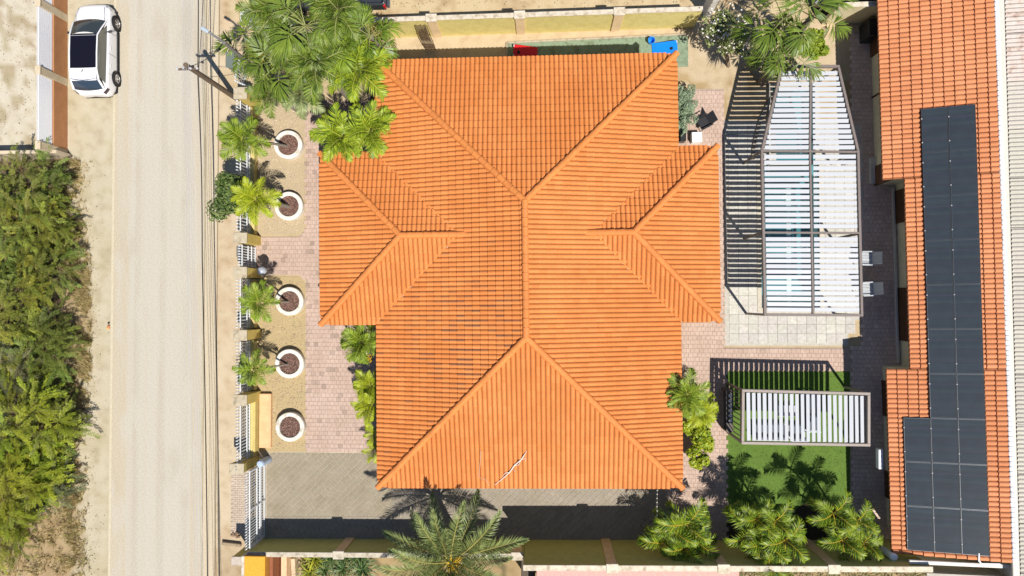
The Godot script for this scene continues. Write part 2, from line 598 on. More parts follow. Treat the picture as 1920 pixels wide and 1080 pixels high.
func pave(parent: Node3D, called: String, px: Array, y: float, dir: float, a: float, b: float, gap: float, k: Color, var_: float, bond: float, m: Material, singles: int, hole := [], dark := 0.0, trim := false) -> int:
	# blocks laid in rows at the angle dir; the first ones (those lying nearest the lens) are parts of their own
	var p2 := to2(px)
	if Geometry2D.is_polygon_clockwise(p2):
		p2.reverse()
	var h2 := to2(hole)
	var lo := Vector2(1e9, 1e9); var hi := Vector2(-1e9, -1e9)
	var rot := Transform2D(dir, Vector2.ZERO)
	for q in p2:
		var w := q * rot
		lo = lo.min(w); hi = hi.max(w)
	var variants := []
	for i in 6:
		variants.append(paver_geo(a - gap, b - gap, tone(k, var_)))
	var rest := Geo.new()
	var made := 0
	var meshes := []
	for q in variants:
		meshes.append(q.mesh())
	var row := 0
	var z := lo.y
	while z < hi.y + b:
		var x := lo.x - a + fmod(row * bond, 1.0) * a
		while x < hi.x + a:
			var w := rot * Vector2(x, z)
			if trim:
				var nin := 0
				for e in [[-0.5, -0.5], [0.5, -0.5], [0.5, 0.5], [-0.5, 0.5]]:
					if Geometry2D.is_point_in_polygon(rot * Vector2(x + e[0] * a, z + e[1] * b), p2):
						nin += 1
				if nin > 0 and nin < 4:
					var gv: Geo = variants[rng.randi() % 6]
					var xt := Transform3D(Basis(Vector3.UP, -dir), Vector3(w.x, y, w.y))
					for t in range(0, gv.v.size(), 3):
						var cp := clip_poly(PackedVector3Array([xt * gv.v[t], xt * gv.v[t + 1], xt * gv.v[t + 2]]), p2)
						rest.col = gv.c[t]
						for e in range(1, cp.size() - 1):
							rest.tri(cp[0], cp[e + 1], cp[e])
				if nin < 4:
					x += a
					continue
			if Geometry2D.is_point_in_polygon(w, p2) and not (h2.size() and Geometry2D.is_point_in_polygon(w, h2)):
				var i := rng.randi() % 6
				var xf := Transform3D(Basis(Vector3.UP, -dir), Vector3(w.x, y + rnd(-0.002, 0.002), w.y))
				if made < singles:
					obj(called, meshes[i], m, parent, xf)
					made += 1
				else:
					var d := 1.0 + rnd(-var_, var_)
					if dark > 0 and fn2.get_noise_2d(w.x * 1.5, w.y * 1.5) > 0.18 and rng.randf() < 0.5:
						d *= 1.0 - dark * rng.randf()
					rest.add(variants[i], xf, Color(d, d, d))
			x += a
		z += b
		row += 1
	if rest.v.size():
		stuff(obj(called + "s" if not called.ends_with("s") else called, rest, m, parent))
	return made

func base_sheet(called: String, px: Array, y: float, k: Color, m: Material, label: String) -> MeshInstance3D:
	return struct(called, flat(px, y, k), m, label)

func paving() -> void:
	var pinkc := Color(0.515, 0.395, 0.335)
	var s := base_sheet("gravel_yard", [[462, 205], [470, 160], [575, 190], [570, 420], [562, 434], [548, 440], [462, 440]], 0.02, Color(0.52, 0.43, 0.30), MT.gravel, "pale gravel bed round the two upper white planters")
	var s2 := base_sheet("gravel_yard", [[462, 518], [560, 518], [572, 532], [572, 846], [462, 846]], 0.02, Color(0.50, 0.40, 0.235), MT.gravel, "golden gravel bed round the three lower white planters")
	scatter_stones(s, [[465, 205], [560, 200], [560, 435], [465, 435]], 1100, Color(0.5, 0.42, 0.3))
	scatter_stones(s2, [[495, 525], [568, 530], [568, 842], [495, 842]], 2200, Color(0.42, 0.33, 0.21))
	# pink brick paving in front of and around the house
	var front := [[574, 190], [745, 190], [745, 846], [574, 846], [574, 525], [564, 514], [462, 514], [462, 444], [560, 444], [574, 430]]
	s = base_sheet("pink_paving", front, 0.012, Color(0.42, 0.33, 0.285), MT.pink, "pink brick paving between the front planters and the house")
	pave(s, "paver", front, 0.008, 0.0, 0.2, 0.2, 0.004, pinkc, 0.025, 0.5, MT.pink, 0, [], 0.30)
	var back := [[1268, 167], [1357, 167], [1357, 652], [1592, 652], [1592, 694], [1362, 694], [1362, 1011], [1275, 1011], [1230, 850], [1230, 260]]
	s = base_sheet("pink_paving", back, 0.012, Color(0.42, 0.33, 0.285), MT.pink, "pink brick paths behind the house and round the lawn")
	pave(s, "paver", back, 0.008, 0.0, 0.2, 0.2, 0.004, pinkc * 1.03, 0.022, 0.5, MT.pink, 0, [], 0.12)
	var side := [[1596, 60], [1760, 60], [1760, 1011], [1596, 1011], [1596, 650], [1614, 650], [1614, 230], [1596, 230]]
	s = base_sheet("side_paving", side, 0.012, Color(0.50, 0.40, 0.35), MT.pink, "brown brick alley in shade along the annex wall")
	pave(s, "paver", side, 0.008, 0.0, 0.2, 0.2, 0.012, Color(0.72, 0.575, 0.505), 0.06, 0.5, MT.pink, 0)
	var strip := [[1596, 306], [1624, 306], [1624, 600], [1616, 640], [1596, 640]]
	# grey driveway blocks laid on the diagonal
	var drive := [[498, 848], [1285, 848], [1285, 1014], [498, 1014]]
	s = base_sheet("driveway", drive, 0.014, Color(0.49, 0.435, 0.325), MT.grey, "grey diagonal block driveway south of the house")
	pave(s, "paver", [[500, 850], [735, 850], [735, 968], [500, 968]], 0.0, -PI / 4, 0.46, 0.235, 0.022, Color(0.305, 0.27, 0.21), 0.07, 0.37, MT.grey, 300, [], 0.0, true)
	pave(s, "paver", [[735.3, 850], [1283, 850], [1283, 1012], [735.3, 1012]], 0.0, -PI / 4, 0.46, 0.235, 0.014, Color(0.31, 0.28, 0.235), 0.05, 0.37, MT.grey, 0, [], 0.0, true)
	pave(s, "paver", [[500, 968.3], [735, 968.3], [735, 1012], [500, 1012]], 0.0, -PI / 4, 0.46, 0.235, 0.014, Color(0.31, 0.28, 0.235), 0.05, 0.37, MT.grey, 0, [], 0.0, true)
	var walk := [[434, 868], [470, 868], [470, 1000], [434, 1000]]
	s = base_sheet("pavement", walk, 0.02, Color(0.46, 0.39, 0.31), MT.pink, "narrow strip of pinkish pavers outside the driveway gate")
	pave(s, "paver", walk, 0.012, 0.0, 0.21, 0.105, 0.006, Color(0.53, 0.45, 0.37), 0.04, 0.5, MT.pink, 0)
	# stone pool deck, one slab at a time
	var deck := [[1358, 226], [1614, 226], [1612, 598], [1590, 640], [1590, 648], [1358, 648]]
	var pool := [[1422, 306], [1448, 306], [1448, 160], [1528, 160], [1528, 306], [1541, 306], [1541, 581], [1422, 581]]
	var dg := Geo.new()
	dg.col = Color(0.40, 0.37, 0.30)
	for r in [[1358, 226, 1422, 648], [1541, 226, 1612, 600], [1422, 226, 1448, 306], [1528, 226, 1541, 306], [1448, 302, 1528, 306], [1422, 581, 1541, 648], [1541, 600, 1590, 648]]:
		var f := flat([[r[0], r[1]], [r[2], r[1]], [r[2], r[3]], [r[0], r[3]]], 0.016, Color(0.50, 0.485, 0.44), 0.06)
		dg.add(f, Transform3D())
	var dk := struct("pool_deck", dg, MT.stone, "pale stone slab terrace round the swimming pool")
	pave(dk, "stone_slab", deck, 0.006, 0.0, 0.44, 0.44, 0.012, Color(0.52, 0.515, 0.485), 0.14, 0.0, MT.stone, 300, pool)
	# raised curved edging at the pool's upper corner
	var arc := Geo.new()
	arc.col = Color(0.30, 0.28, 0.25)
	var last := at(1411, 300) + Vector3.UP * 0.06
	for i in range(1, 11):
		var t := i / 10.0
		var q := at(1411 + 44 * t * t, 300 - 130 * t) + Vector3.UP * 0.06
		bar(arc, last, q, 0.16, 0.12, 0.015)
		last = q
	obj("curved_edging", arc, MT.stone, dk)
	# the pool: basin walls, floor, steps, water
	var pg := Geo.new()
	pg.col = Color(0.045, 0.22, 0.27)
	var pa := at(1422, 306); var pb := at(1541, 581)
	var cx := (pa.x + pb.x) / 2; var cz := (pa.z + pb.z) / 2
	var sx := pb.x - pa.x; var sz := pb.z - pa.z
	pg.box(X(Vector3(cx, -1.35, cz)), Vector3(sx + 0.4, 0.3, sz + 0.4))
	for e in [[cx, pa.z - 0.1, sx + 0.4, 0.2], [cx, pb.z + 0.1, sx + 0.4, 0.2], [pa.x - 0.1, cz, 0.2, sz], [pb.x + 0.1, cz, 0.2, sz]]:
		pg.box(X(Vector3(e[0], -0.6, e[1])), Vector3(e[2], 1.2, e[3]))
	var qa := at(1448, 165); var qb := at(1528, 302)
	var qx := (qa.x + qb.x) / 2; var qz := (qa.z + qb.z) / 2
	pg.box(X(Vector3(qx, -1.0, qz)), Vector3(qb.x - qa.x + 0.36, 0.3, qb.z - qa.z - 0.24))
	for e in [[qx, qa.z - 0.1, qb.x - qa.x + 0.4, 0.2], [qa.x - 0.1, qz, 0.2, qb.z - qa.z - 0.2], [qb.x + 0.1, qz, 0.2, qb.z - qa.z - 0.2]]:
		pg.box(X(Vector3(e[0], -0.55, e[1])), Vector3(e[2], 1.08, e[3]))
	var pool_o := struct("swimming_pool", pg, MT.plain, "teal swimming pool under the larger pergola")
	pg = Geo.new()
	pg.col = Color(0.55, 0.75, 0.76)
	pg.box(X(Vector3(lerpf(pa.x, pb.x, 0.62), -1.19, cz)), Vector3(0.22, 0.03, sz * 0.96))
	obj("pool_line", pg, MT.plain, pool_o)
	pg = Geo.new()
	pg.col = Color(0.07, 0.27, 0.32)
	for i in 3:
		pg.box(X(Vector3(cx, -1.05 + 0.3 * i, pa.z + 0.75 - 0.25 * i)), Vector3(sx - 0.02, 0.3, 0.5 + 0.01 * i), 0.02)
	obj("step", pg, MT.plain, pool_o)
	pg = Geo.new()
	pg.col = Color(0.55, 0.52, 0.44)
	for e in [[Vector3(pa.x - 0.1, 0.03, pa.z), Vector3(pb.x + 0.1, 0.03, pa.z)], [Vector3(pa.x - 0.1, 0.03, pb.z), Vector3(pb.x + 0.1, 0.03, pb.z)], [Vector3(pb.x, 0.032, pa.z + 0.1), Vector3(pb.x, 0.032, pb.z - 0.1)], [Vector3(pa.x, 0.032, pa.z + 0.1), Vector3(pa.x, 0.032, pb.z - 0.1)]]:
		bar(pg, e[0], e[1], 0.2, 0.06, 0.012)
	for e in [[Vector3(qa.x - 0.2, 0.034, qa.z - 0.1), Vector3(qb.x + 0.2, 0.034, qa.z - 0.1)], [Vector3(qa.x - 0.1, 0.036, qa.z), Vector3(qa.x - 0.1, 0.036, qb.z - 0.12)], [Vector3(qb.x + 0.1, 0.036, qa.z), Vector3(qb.x + 0.1, 0.036, qb.z - 0.12)]]:
		bar(pg, e[0], e[1], 0.2, 0.06, 0.012)
	obj("coping", pg, MT.stone, pool_o)
	pg = Geo.new()
	pg.quad(Vector3(pa.x, -0.07, pa.z), Vector3(pa.x, -0.07, pb.z), Vector3(pb.x, -0.07, pb.z), Vector3(pb.x, -0.07, pa.z))
	pg.quad(Vector3(qa.x, -0.09, qa.z), Vector3(qa.x, -0.09, qb.z), Vector3(qb.x, -0.09, qb.z), Vector3(qb.x, -0.09, qa.z))
	obj("water", pg, MT.water, pool_o)
	# the lawn
	var lawn := [[1362, 697], [1593, 697], [1593, 962], [1555, 940], [1530, 936], [1500, 948], [1470, 975], [1440, 962], [1410, 948], [1385, 958], [1362, 985]]
	s = base_sheet("lawn", lawn, 0.03, Color(0.175, 0.27, 0.06), MT.turf, "short green artificial turf below the smaller pergola")
	var blades := Geo.new()
	for i in 9000:
		var q := at(rnd(1363, 1592), rnd(698, 940))
		blades.col = tone(Color(0.18, 0.275, 0.05), 0.3) * (1.0 + 0.5 * fn.get_noise_2d(q.x * 1.5, q.z * 1.5))
		var d := Vector3(rnd(-1, 1), 0, rnd(-1, 1)).normalized()
		var t := q + Vector3(rnd(-0.02, 0.02), 0.07, rnd(-0.02, 0.02))
		blades.tri(q + d * 0.012 + Vector3.UP * 0.028, q - d * 0.012 + Vector3.UP * 0.028, t)
	stuff(obj("grass", blades, MT.leaf, s))
	var bed := base_sheet("planting_bed", [[1200, 972], [1362, 985], [1385, 958], [1410, 948], [1440, 962], [1470, 975], [1500, 948], [1530, 936], [1555, 940], [1593, 962], [1600, 1012], [1200, 1012]], 0.016, Color(0.11, 0.085, 0.06), MT.soil, "dark soil bed of clumping palms along the tall back wall")
	# green slab behind the house
	s = base_sheet("green_slab", [[951, 82], [1262, 66], [1290, 68], [1290, 125], [951, 130]], 0.03, Color(0.235, 0.315, 0.225), MT.slab, "pale green concrete games slab behind the house")
	var ed := Geo.new()
	ed.col = Color(0.45, 0.40, 0.32)
	bar(ed, at(951, 80, 0.03), at(1290, 64, 0.03), 0.1, 0.08, 0.01)
	bar(ed, at(950, 80, 0.03), at(950, 130, 0.03), 0.1, 0.08, 0.01)
	obj("slab_edge", ed, MT.slab, s)

func scatter_stones(parent: Node3D, px: Array, count: int, k: Color) -> void:
	var g := Geo.new()
	var r := [1e9, 1e9, -1e9, -1e9]
	for q in px:
		r = [minf(r[0], q[0]), minf(r[1], q[1]), maxf(r[2], q[0]), maxf(r[3], q[1])]
	for i in count:
		var q := at(rnd(r[0], r[2]), rnd(r[1], r[3])) + Vector3.UP * 0.018
		g.col = tone(k, 0.3)
		var s := rnd(0.015, 0.045)
		var t := q + Vector3.UP * s * 0.7
		var a := rnd(0, TAU)
		for j in 5:
			var u := q + Vector3(cos(a + j * TAU / 5), 0, sin(a + j * TAU / 5)) * s
			var w := q + Vector3(cos(a + (j + 1) * TAU / 5), 0, sin(a + (j + 1) * TAU / 5)) * s
			g.tri(w, u, t)
	stuff(obj("gravel", g, MT.plain, parent))

# ---------------------------------------------------------------- tiled roofs
func tile_geo(w: float, len: float, pitch: float, k: Color, rise := 0.056) -> Geo:
	# local: x along the eave, -z up the slope (plan length len), y up; the lower butt end stands proud
	var g := Geo.new()
	var prof := [[-0.5, 0.0], [-0.43, 0.10], [-0.34, 0.55], [-0.2, 0.88], [0.0, 1.0], [0.2, 0.88], [0.34, 0.55], [0.43, 0.10], [0.5, 0.0]]
	var lo := []; var hi := []; var bt := []
	for q in prof:
		var y: float = q[1] * rise
		lo.append(Vector3(q[0] * w, y + 0.052, 0.012))
		hi.append(Vector3(q[0] * w, y + pitch * len, -len))
		bt.append(Vector3(q[0] * w, y - 0.006, 0.012))
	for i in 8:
		g.col = k * 0.48 if i == 0 or i == 7 else k  # joint shade along both side channels is painted into the tile colour
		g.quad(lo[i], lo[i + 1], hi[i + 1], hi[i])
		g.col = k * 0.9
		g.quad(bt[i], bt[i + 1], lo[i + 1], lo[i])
	return g

func clip_poly(p: PackedVector3Array, poly: PackedVector2Array) -> PackedVector3Array:
	# clip against a convex counter-clockwise plan outline (x, z)
	for i in poly.size():
		var a := poly[i]
		var e := poly[(i + 1) % poly.size()] - a
		var q := PackedVector3Array()
		for j in p.size():
			var u := p[j]
			var w := p[(j + 1) % p.size()]
			var du := e.cross(Vector2(u.x, u.z) - a)
			var dw := e.cross(Vector2(w.x, w.z) - a)
			if du >= 0.0:
				q.push_back(u)
			if (du >= 0.0) != (dw >= 0.0):
				q.push_back(u.lerp(w, du / (du - dw)))
		p = q
		if p.size() < 3:
			return PackedVector3Array()
	return p

# one plane of a roof; returns the whole tiles as [height, mesh variant, transform]; the cut ones go straight into rest
func roof_plane(poly_in: Array, eave_a: Vector2, eave_b: Vector2, h0: float, pitch: float, w: float, course: float, variants: Array, rest: Geo, under: Geo, dirt: Callable) -> Array:
	var poly := PackedVector2Array(poly_in)
	var area := 0.0
	for i in poly.size():
		area += poly[i].cross(poly[(i + 1) % poly.size()])
	if area < 0:
		poly.reverse()
	var u2 := (eave_b - eave_a).normalized()
	var c2 := Vector2.ZERO
	for q in poly:
		c2 += q / poly.size()
	var d2 := Vector2(-u2.y, u2.x)
	if d2.dot(c2 - eave_a) < 0:
		d2 = -d2
	var basis := Basis(Vector3(u2.x, 0, u2.y), Vector3.UP, Vector3(-d2.x, 0, -d2.y))
	if basis.determinant() < 0:
		u2 = -u2
		basis = Basis(Vector3(u2.x, 0, u2.y), Vector3.UP, Vector3(-d2.x, 0, -d2.y))
	var lo := Vector2(1e9, 1e9); var hi := Vector2(-1e9, -1e9)
	for q in poly:
		var t := Vector2(u2.dot(q - eave_a), d2.dot(q - eave_a))
		lo = lo.min(t); hi = hi.max(t)
	var whole := []
	var grown := poly
	for j in ceili((hi.y + 0.05) / course):
		for i in ceili((hi.x - lo.x) / w):
			var uu := lo.x + (i + 0.5) * w
			var vv := j * course - 0.03
			var inside := 0
			for q in [[-0.5, 0.0], [0.5, 0.0], [-0.5, 1.0], [0.5, 1.0]]:
				var pt: Vector2 = eave_a + u2 * (uu + q[0] * w) + d2 * (vv + q[1] * course + 0.045)
				if Geometry2D.is_point_in_polygon(pt, poly):
					inside += 1
			var o := eave_a + u2 * uu + d2 * vv
			var k := clampi(int((0.5 + 0.9 * fn.get_noise_2d(o.x * 0.55, o.y * 0.55) + rnd(-0.42, 0.42)) * variants.size()), 0, variants.size() - 1)
			var xf := Transform3D(basis, Vector3(o.x, h0 + pitch * vv + rnd(-0.003, 0.003), o.y))
			if inside == 4:
				whole.append([xf.origin.y, k, xf, dirt.call(xf.origin)])
			elif inside > 0 or (j > 0 and Geometry2D.is_point_in_polygon(o + d2 * course * 0.5, poly)):
				var g: Geo = variants[k]
				for t in range(0, g.v.size(), 3):
					var p := clip_poly(PackedVector3Array([xf * g.v[t], xf * g.v[t + 1], xf * g.v[t + 2]]), poly)
					rest.col = g.c[t]
					for q in range(1, p.size() - 1):
						rest.tri(p[0], p[q + 1], p[q])
	var pts := PackedVector3Array()
	for q in poly:
		pts.push_back(Vector3(q.x, h0 + pitch * d2.dot(q - eave_a) - 0.012, q.y))
	for i in range(1, pts.size() - 1):
		under.tri(pts[0], pts[i + 1], pts[i])
		under.tri(pts[0] - Vector3.UP * 0.1, pts[i] - Vector3.UP * 0.1, pts[i + 1] - Vector3.UP * 0.1)
	for i in pts.size():
		var j := (i + 1) % pts.size()
		under.quad(pts[i], pts[j], pts[j] - Vector3.UP * 0.1, pts[i] - Vector3.UP * 0.1)
	return whole

func lay_tiles(roof: Node3D, whole: Array, variants: Array, rest: Geo, m: Material, singles: int, called: String) -> void:
	whole.sort_custom(func(a, b): return a[0] > b[0])
	var meshes := []
	for g in variants:
		meshes.append(g.mesh())
	var n := 0
	for t in whole:
		if n < singles and t[3] == 0.0:
			obj(called, meshes[t[1]], m, roof, t[2])
			n += 1
		else:
			var g: Geo = variants[t[1]]
			var at0 := rest.c.size()
			rest.add(g, t[2])
			if t[3] > 0.0:   # lichen along the side lap of the tile
				for i in g.v.size():
					if g.v[i].x < -0.015 and g.v[i].z > -0.34:
						rest.c[at0 + i] = rest.c[at0 + i].lerp(Color(0.19, 0.12, 0.09), t[3] * 0.72)
	stuff(obj("roof_tiles", rest, m, roof))

func cap_row(roof: Node3D, a: Vector3, b: Vector3, k: Color, m: Material) -> void:
	var n := maxi(1, roundi(a.distance_to(b) / 0.36))
	var vs := []
	for i in 4:
		var g := Geo.new()
		var len := a.distance_to(b) / n
		var rows := []
		for q in [[-0.5 * len - 0.03, 0.135, 0.015], [0.5 * len + 0.02, 0.115, 0.0]]:
			var row := PackedVector3Array()
			for j in 9:
				var t := PI * j / 8.0
				row.push_back(Vector3(cos(t) * q[1], sin(t) * q[1] * 0.72 + q[2], q[0]))
			rows.append(row)
		g.col = tone(k, 0.07)
		g.grid(rows)
		var e: PackedVector3Array = rows[0]
		g.col = k * 0.85
		for sx in [-1.0, 1.0]:
			g.box(X(Vector3(sx * 0.115, -0.045, 0)), Vector3(0.03, 0.1, len))
		for j in 8:
			g.quad(e[j] * Vector3(0.86, 0.86, 1), e[j + 1] * Vector3(0.86, 0.86, 1), e[j + 1], e[j])
		vs.append(g.mesh())
	for i in n:
		var p := a.lerp(b, (i + 0.5) / n)
		var x := between(a, b)
		obj("ridge_cap", vs[rng.randi() % 4], m, roof, Transform3D(x.basis * Basis(Vector3.UP, rnd(-0.035, 0.035)), p + Vector3.UP * (0.085 + rnd(-0.008, 0.008))))

func main_house() -> void:
	var h := thing("house", "single storey house under a bright orange hipped tile roof in the middle of the plot", "house", Vector3(-0.728, 0, -1.269), deg_to_rad(0.57))
	var pt := 0.302
	var e := 3.5
	var ax := 6.343; var az := 9.028
	var rz := az - ax
	var wz0 := -5.114; var wz1 := 2.164
	var wm := (wz0 + wz1) / 2; var wh := (wz1 - wz0) / 2
	var west := -8.753; var east := 7.976
	var roof := Node3D.new()
	roof.name = "roof"
	h.add_child(roof)
	var k := Color(0.70, 0.25, 0.070)
	var variants := []
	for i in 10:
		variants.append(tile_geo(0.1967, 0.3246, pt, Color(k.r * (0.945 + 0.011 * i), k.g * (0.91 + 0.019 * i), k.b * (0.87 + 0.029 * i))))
	var rest := Geo.new()
	var under := Geo.new()
	under.col = k * 0.55
	var V := func(x: float, z: float) -> Vector2: return Vector2(x, z)
	var clean := func(_p: Vector3) -> float: return 0.0
	var lichen := func(p: Vector3) -> float:
		var d := Vector2((p.x + 2.4) / 3.6, (p.z - 2.8) / 3.4).length()
		var s := sm(1.1, 0.25, d) * sm(-0.15, 0.35, fn2.get_noise_2d(p.x * 0.8, p.z * 2.5))
		if rng.randf() < 0.05 * sm(2.0, 1.0, d):
			s = maxf(s, 0.6)
		return s if s > 0.1 else 0.0
	var whole := []
	whole += roof_plane([V.call(-ax, -az), V.call(-ax, az), V.call(0, rz), V.call(0, -rz)], V.call(-ax, -az), V.call(-ax, az), e, pt, 0.1967, 0.3246, variants, rest, under, lichen)
	whole += roof_plane([V.call(ax, -az), V.call(ax, az), V.call(0, rz), V.call(0, -rz)], V.call(ax, -az), V.call(ax, az), e, pt, 0.1967, 0.3246, variants, rest, under, clean)
	whole += roof_plane([V.call(-ax, -az), V.call(ax, -az), V.call(0, -rz)], V.call(-ax, -az), V.call(ax, -az), e, pt, 0.1967, 0.3246, variants, rest, under, clean)
	whole += roof_plane([V.call(-ax, az), V.call(ax, az), V.call(0, rz)], V.call(-ax, az), V.call(ax, az), e, pt, 0.1967, 0.3246, variants, rest, under, clean)
	# the two wings
	for s in [[west, -1.0], [east, 1.0]]:
		var xe: float = s[0]
		var sg: float = s[1]
		var xa := xe - sg * wh
		var xv := sg * ax
		var xr := sg * (ax - wh)
		whole += roof_plane([V.call(xe, wz0), V.call(xe, wz1), V.call(xa, wm)], V.call(xe, wz0), V.call(xe, wz1), e, pt, 0.1967, 0.3246, variants, rest, under, clean)
		whole += roof_plane([V.call(xe, wz0), V.call(xv, wz0), V.call(xr, wm), V.call(xa, wm)], V.call(xe, wz0), V.call(xv, wz0), e, pt, 0.1967, 0.3246, variants, rest, under, clean)
		whole += roof_plane([V.call(xe, wz1), V.call(xv, wz1), V.call(xr, wm), V.call(xa, wm)], V.call(xe, wz1), V.call(xv, wz1), e, pt, 0.1967, 0.3246, variants, rest, under, clean)
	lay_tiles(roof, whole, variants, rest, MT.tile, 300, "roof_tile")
	obj("roof_deck", under, MT.tile, roof)
	var hr := e + pt * ax
	var hw := e + pt * wh
	var kc := k * 0.97
	cap_row(roof, Vector3(0, hr, -rz), Vector3(0, hr, rz), kc, MT.tile)
	for s in [-1.0, 1.0]:
		for t in [-1.0, 1.0]:
			cap_row(roof, Vector3(s * ax, e, t * az), Vector3(0, hr, t * rz), kc, MT.tile)
	for s in [[west, -1.0], [east, 1.0]]:
		var xa: float = s[0] - s[1] * wh
		cap_row(roof, Vector3(xa, hw, wm), Vector3(s[1] * (ax - wh - 0.3), hw, wm), kc, MT.tile)
		cap_row(roof, Vector3(s[0], e, wz0), Vector3(xa, hw, wm), kc, MT.tile)
		cap_row(roof, Vector3(s[0], e, wz1), Vector3(xa, hw, wm), kc, MT.tile)
	var val := Geo.new()
	for s in [-1.0, 1.0]:
		for z in [wz0, wz1]:
			var a := Vector3(s * ax, e + 0.02, z)
			var b := Vector3(s * (ax - wh), hw + 0.02, wm)
			for i in 14:
				val.col = Color(0.55, 0.44, 0.33) if rng.randf() < 0.25 else Color(0.20, 0.09, 0.045)
				bar(val, a.lerp(b, i / 14.0), a.lerp(b, (i + 1) / 14.0), 0.045, 0.035)
	obj("valley_flashing", val, MT.plain, roof)
	var mort := Geo.new()
	mort.col = Color(0.6, 0.5, 0.45)
	for p in [Vector3(0, hr + 0.06, -rz), Vector3(-ax + wh, hw + 0.05, wm), Vector3(ax - wh - 0.25, hw + 0.05, wm + 0.1)]:
		mort.box(X(p, 0.4), Vector3(0.14, 0.1, 0.14), 0.04)
	obj("mortar", mort, MT.plain, roof)
	# walls under the eaves, fascia, doors and windows
	var wl := Geo.new()
	wl.col = Color(0.72, 0.60, 0.24)
	var y0 := 0.0
	for b in [[0.0, 0.0, 2 * ax - 1.3, 2 * az - 1.3], [(west + 0.65 - ax + 0.6) / 2, wm, -(west + 0.65) - ax + 0.7, 2 * wh - 1.2], [(east - 0.65 + ax - 0.6) / 2, wm, (east - 0.65) - ax + 0.7, 2 * wh - 1.2]]:
		wl.box(X(Vector3(b[0], 1.7, b[1])), Vector3(b[2], 3.4, b[3]))
	obj("wall", wl, MT.wall, h)
	var fa := Geo.new()
	fa.col = Color(0.55, 0.30, 0.14)
	for q in [[-ax, -az, ax, -az], [-ax, az, ax, az], [-ax, -az, -ax, wz0], [-ax, wz1, -ax, az], [ax, -az, ax, wz0], [ax, wz1, ax, az], [west, wz0, west, wz1], [east, wz0, east, wz1], [west, wz0, -ax, wz0], [west, wz1, -ax, wz1], [east, wz0, ax, wz0], [east, wz1, ax, wz1]]:
		var a := Vector3(q[0], e - 0.13, q[1]); var b := Vector3(q[2], e - 0.13, q[3])
		var inw := Vector3(-signf(a.x + b.x) if absf(a.x - b.x) < 0.01 else 0.0, 0, -signf((a.z - wm if absf(a.x) > ax + 0.1 or absf(b.x) > ax + 0.1 else a.z)) if absf(a.z - b.z) < 0.01 else 0.0) * 0.03
		bar(fa, a + inw, b + inw, 0.03, 0.18)
	obj("fascia", fa, MT.plain, h)
	for q in [[-5.71, -7.4, -PI / 2, 1.4], [-5.71, 5.0, -PI / 2, 1.6], [-8.12, 0.3, -PI / 2, 1.2], [-8.12, -3.2, -PI / 2, 1.2], [-2.5, 8.39, 0.0, 1.5], [2.6, 8.39, 0.0, 1.5], [5.71, 5.2, PI / 2, 1.6], [5.71, -7.2, PI / 2, 1.4], [7.34, -1.5, PI / 2, 2.2], [-2.0, -8.39, PI, 1.4], [3.0, -8.39, PI, 1.4]]:
		var fr := Geo.new()
		fr.col = Color(0.75, 0.74, 0.7)
		var w: float = q[3]
		for s in [-1.0, 1.0]:
			fr.box(X(Vector3(s * w / 2, 1.5, 0)), Vector3(0.07, 1.27, 0.08), 0.01)
			fr.box(X(Vector3(0, 1.5 + s * 0.6, 0.002)), Vector3(w - 0.07, 0.07, 0.08), 0.01)
		fr.box(X(Vector3(0, 1.5, 0)), Vector3(0.05, 1.13, 0.06), 0.01)
		var wo := obj("window", fr, MT.plain, h, X(Vector3(q[0], 0, q[1]), q[2]))
		var gl := Geo.new()
		gl.col = Color(0.05, 0.06, 0.065)
		gl.box(X(Vector3(0, 1.5, 0.0)), Vector3(w - 0.08, 1.12, 0.02))
		obj("pane", gl, MT.glass, wo)
	var dr := Geo.new()
	dr.col = Color(0.25, 0.14, 0.07)
	dr.box(X(Vector3(-8.11, 1.06, -1.45), 0), Vector3(0.07, 2.1, 1.3), 0.015)
	obj("door", dr, MT.wood, h)

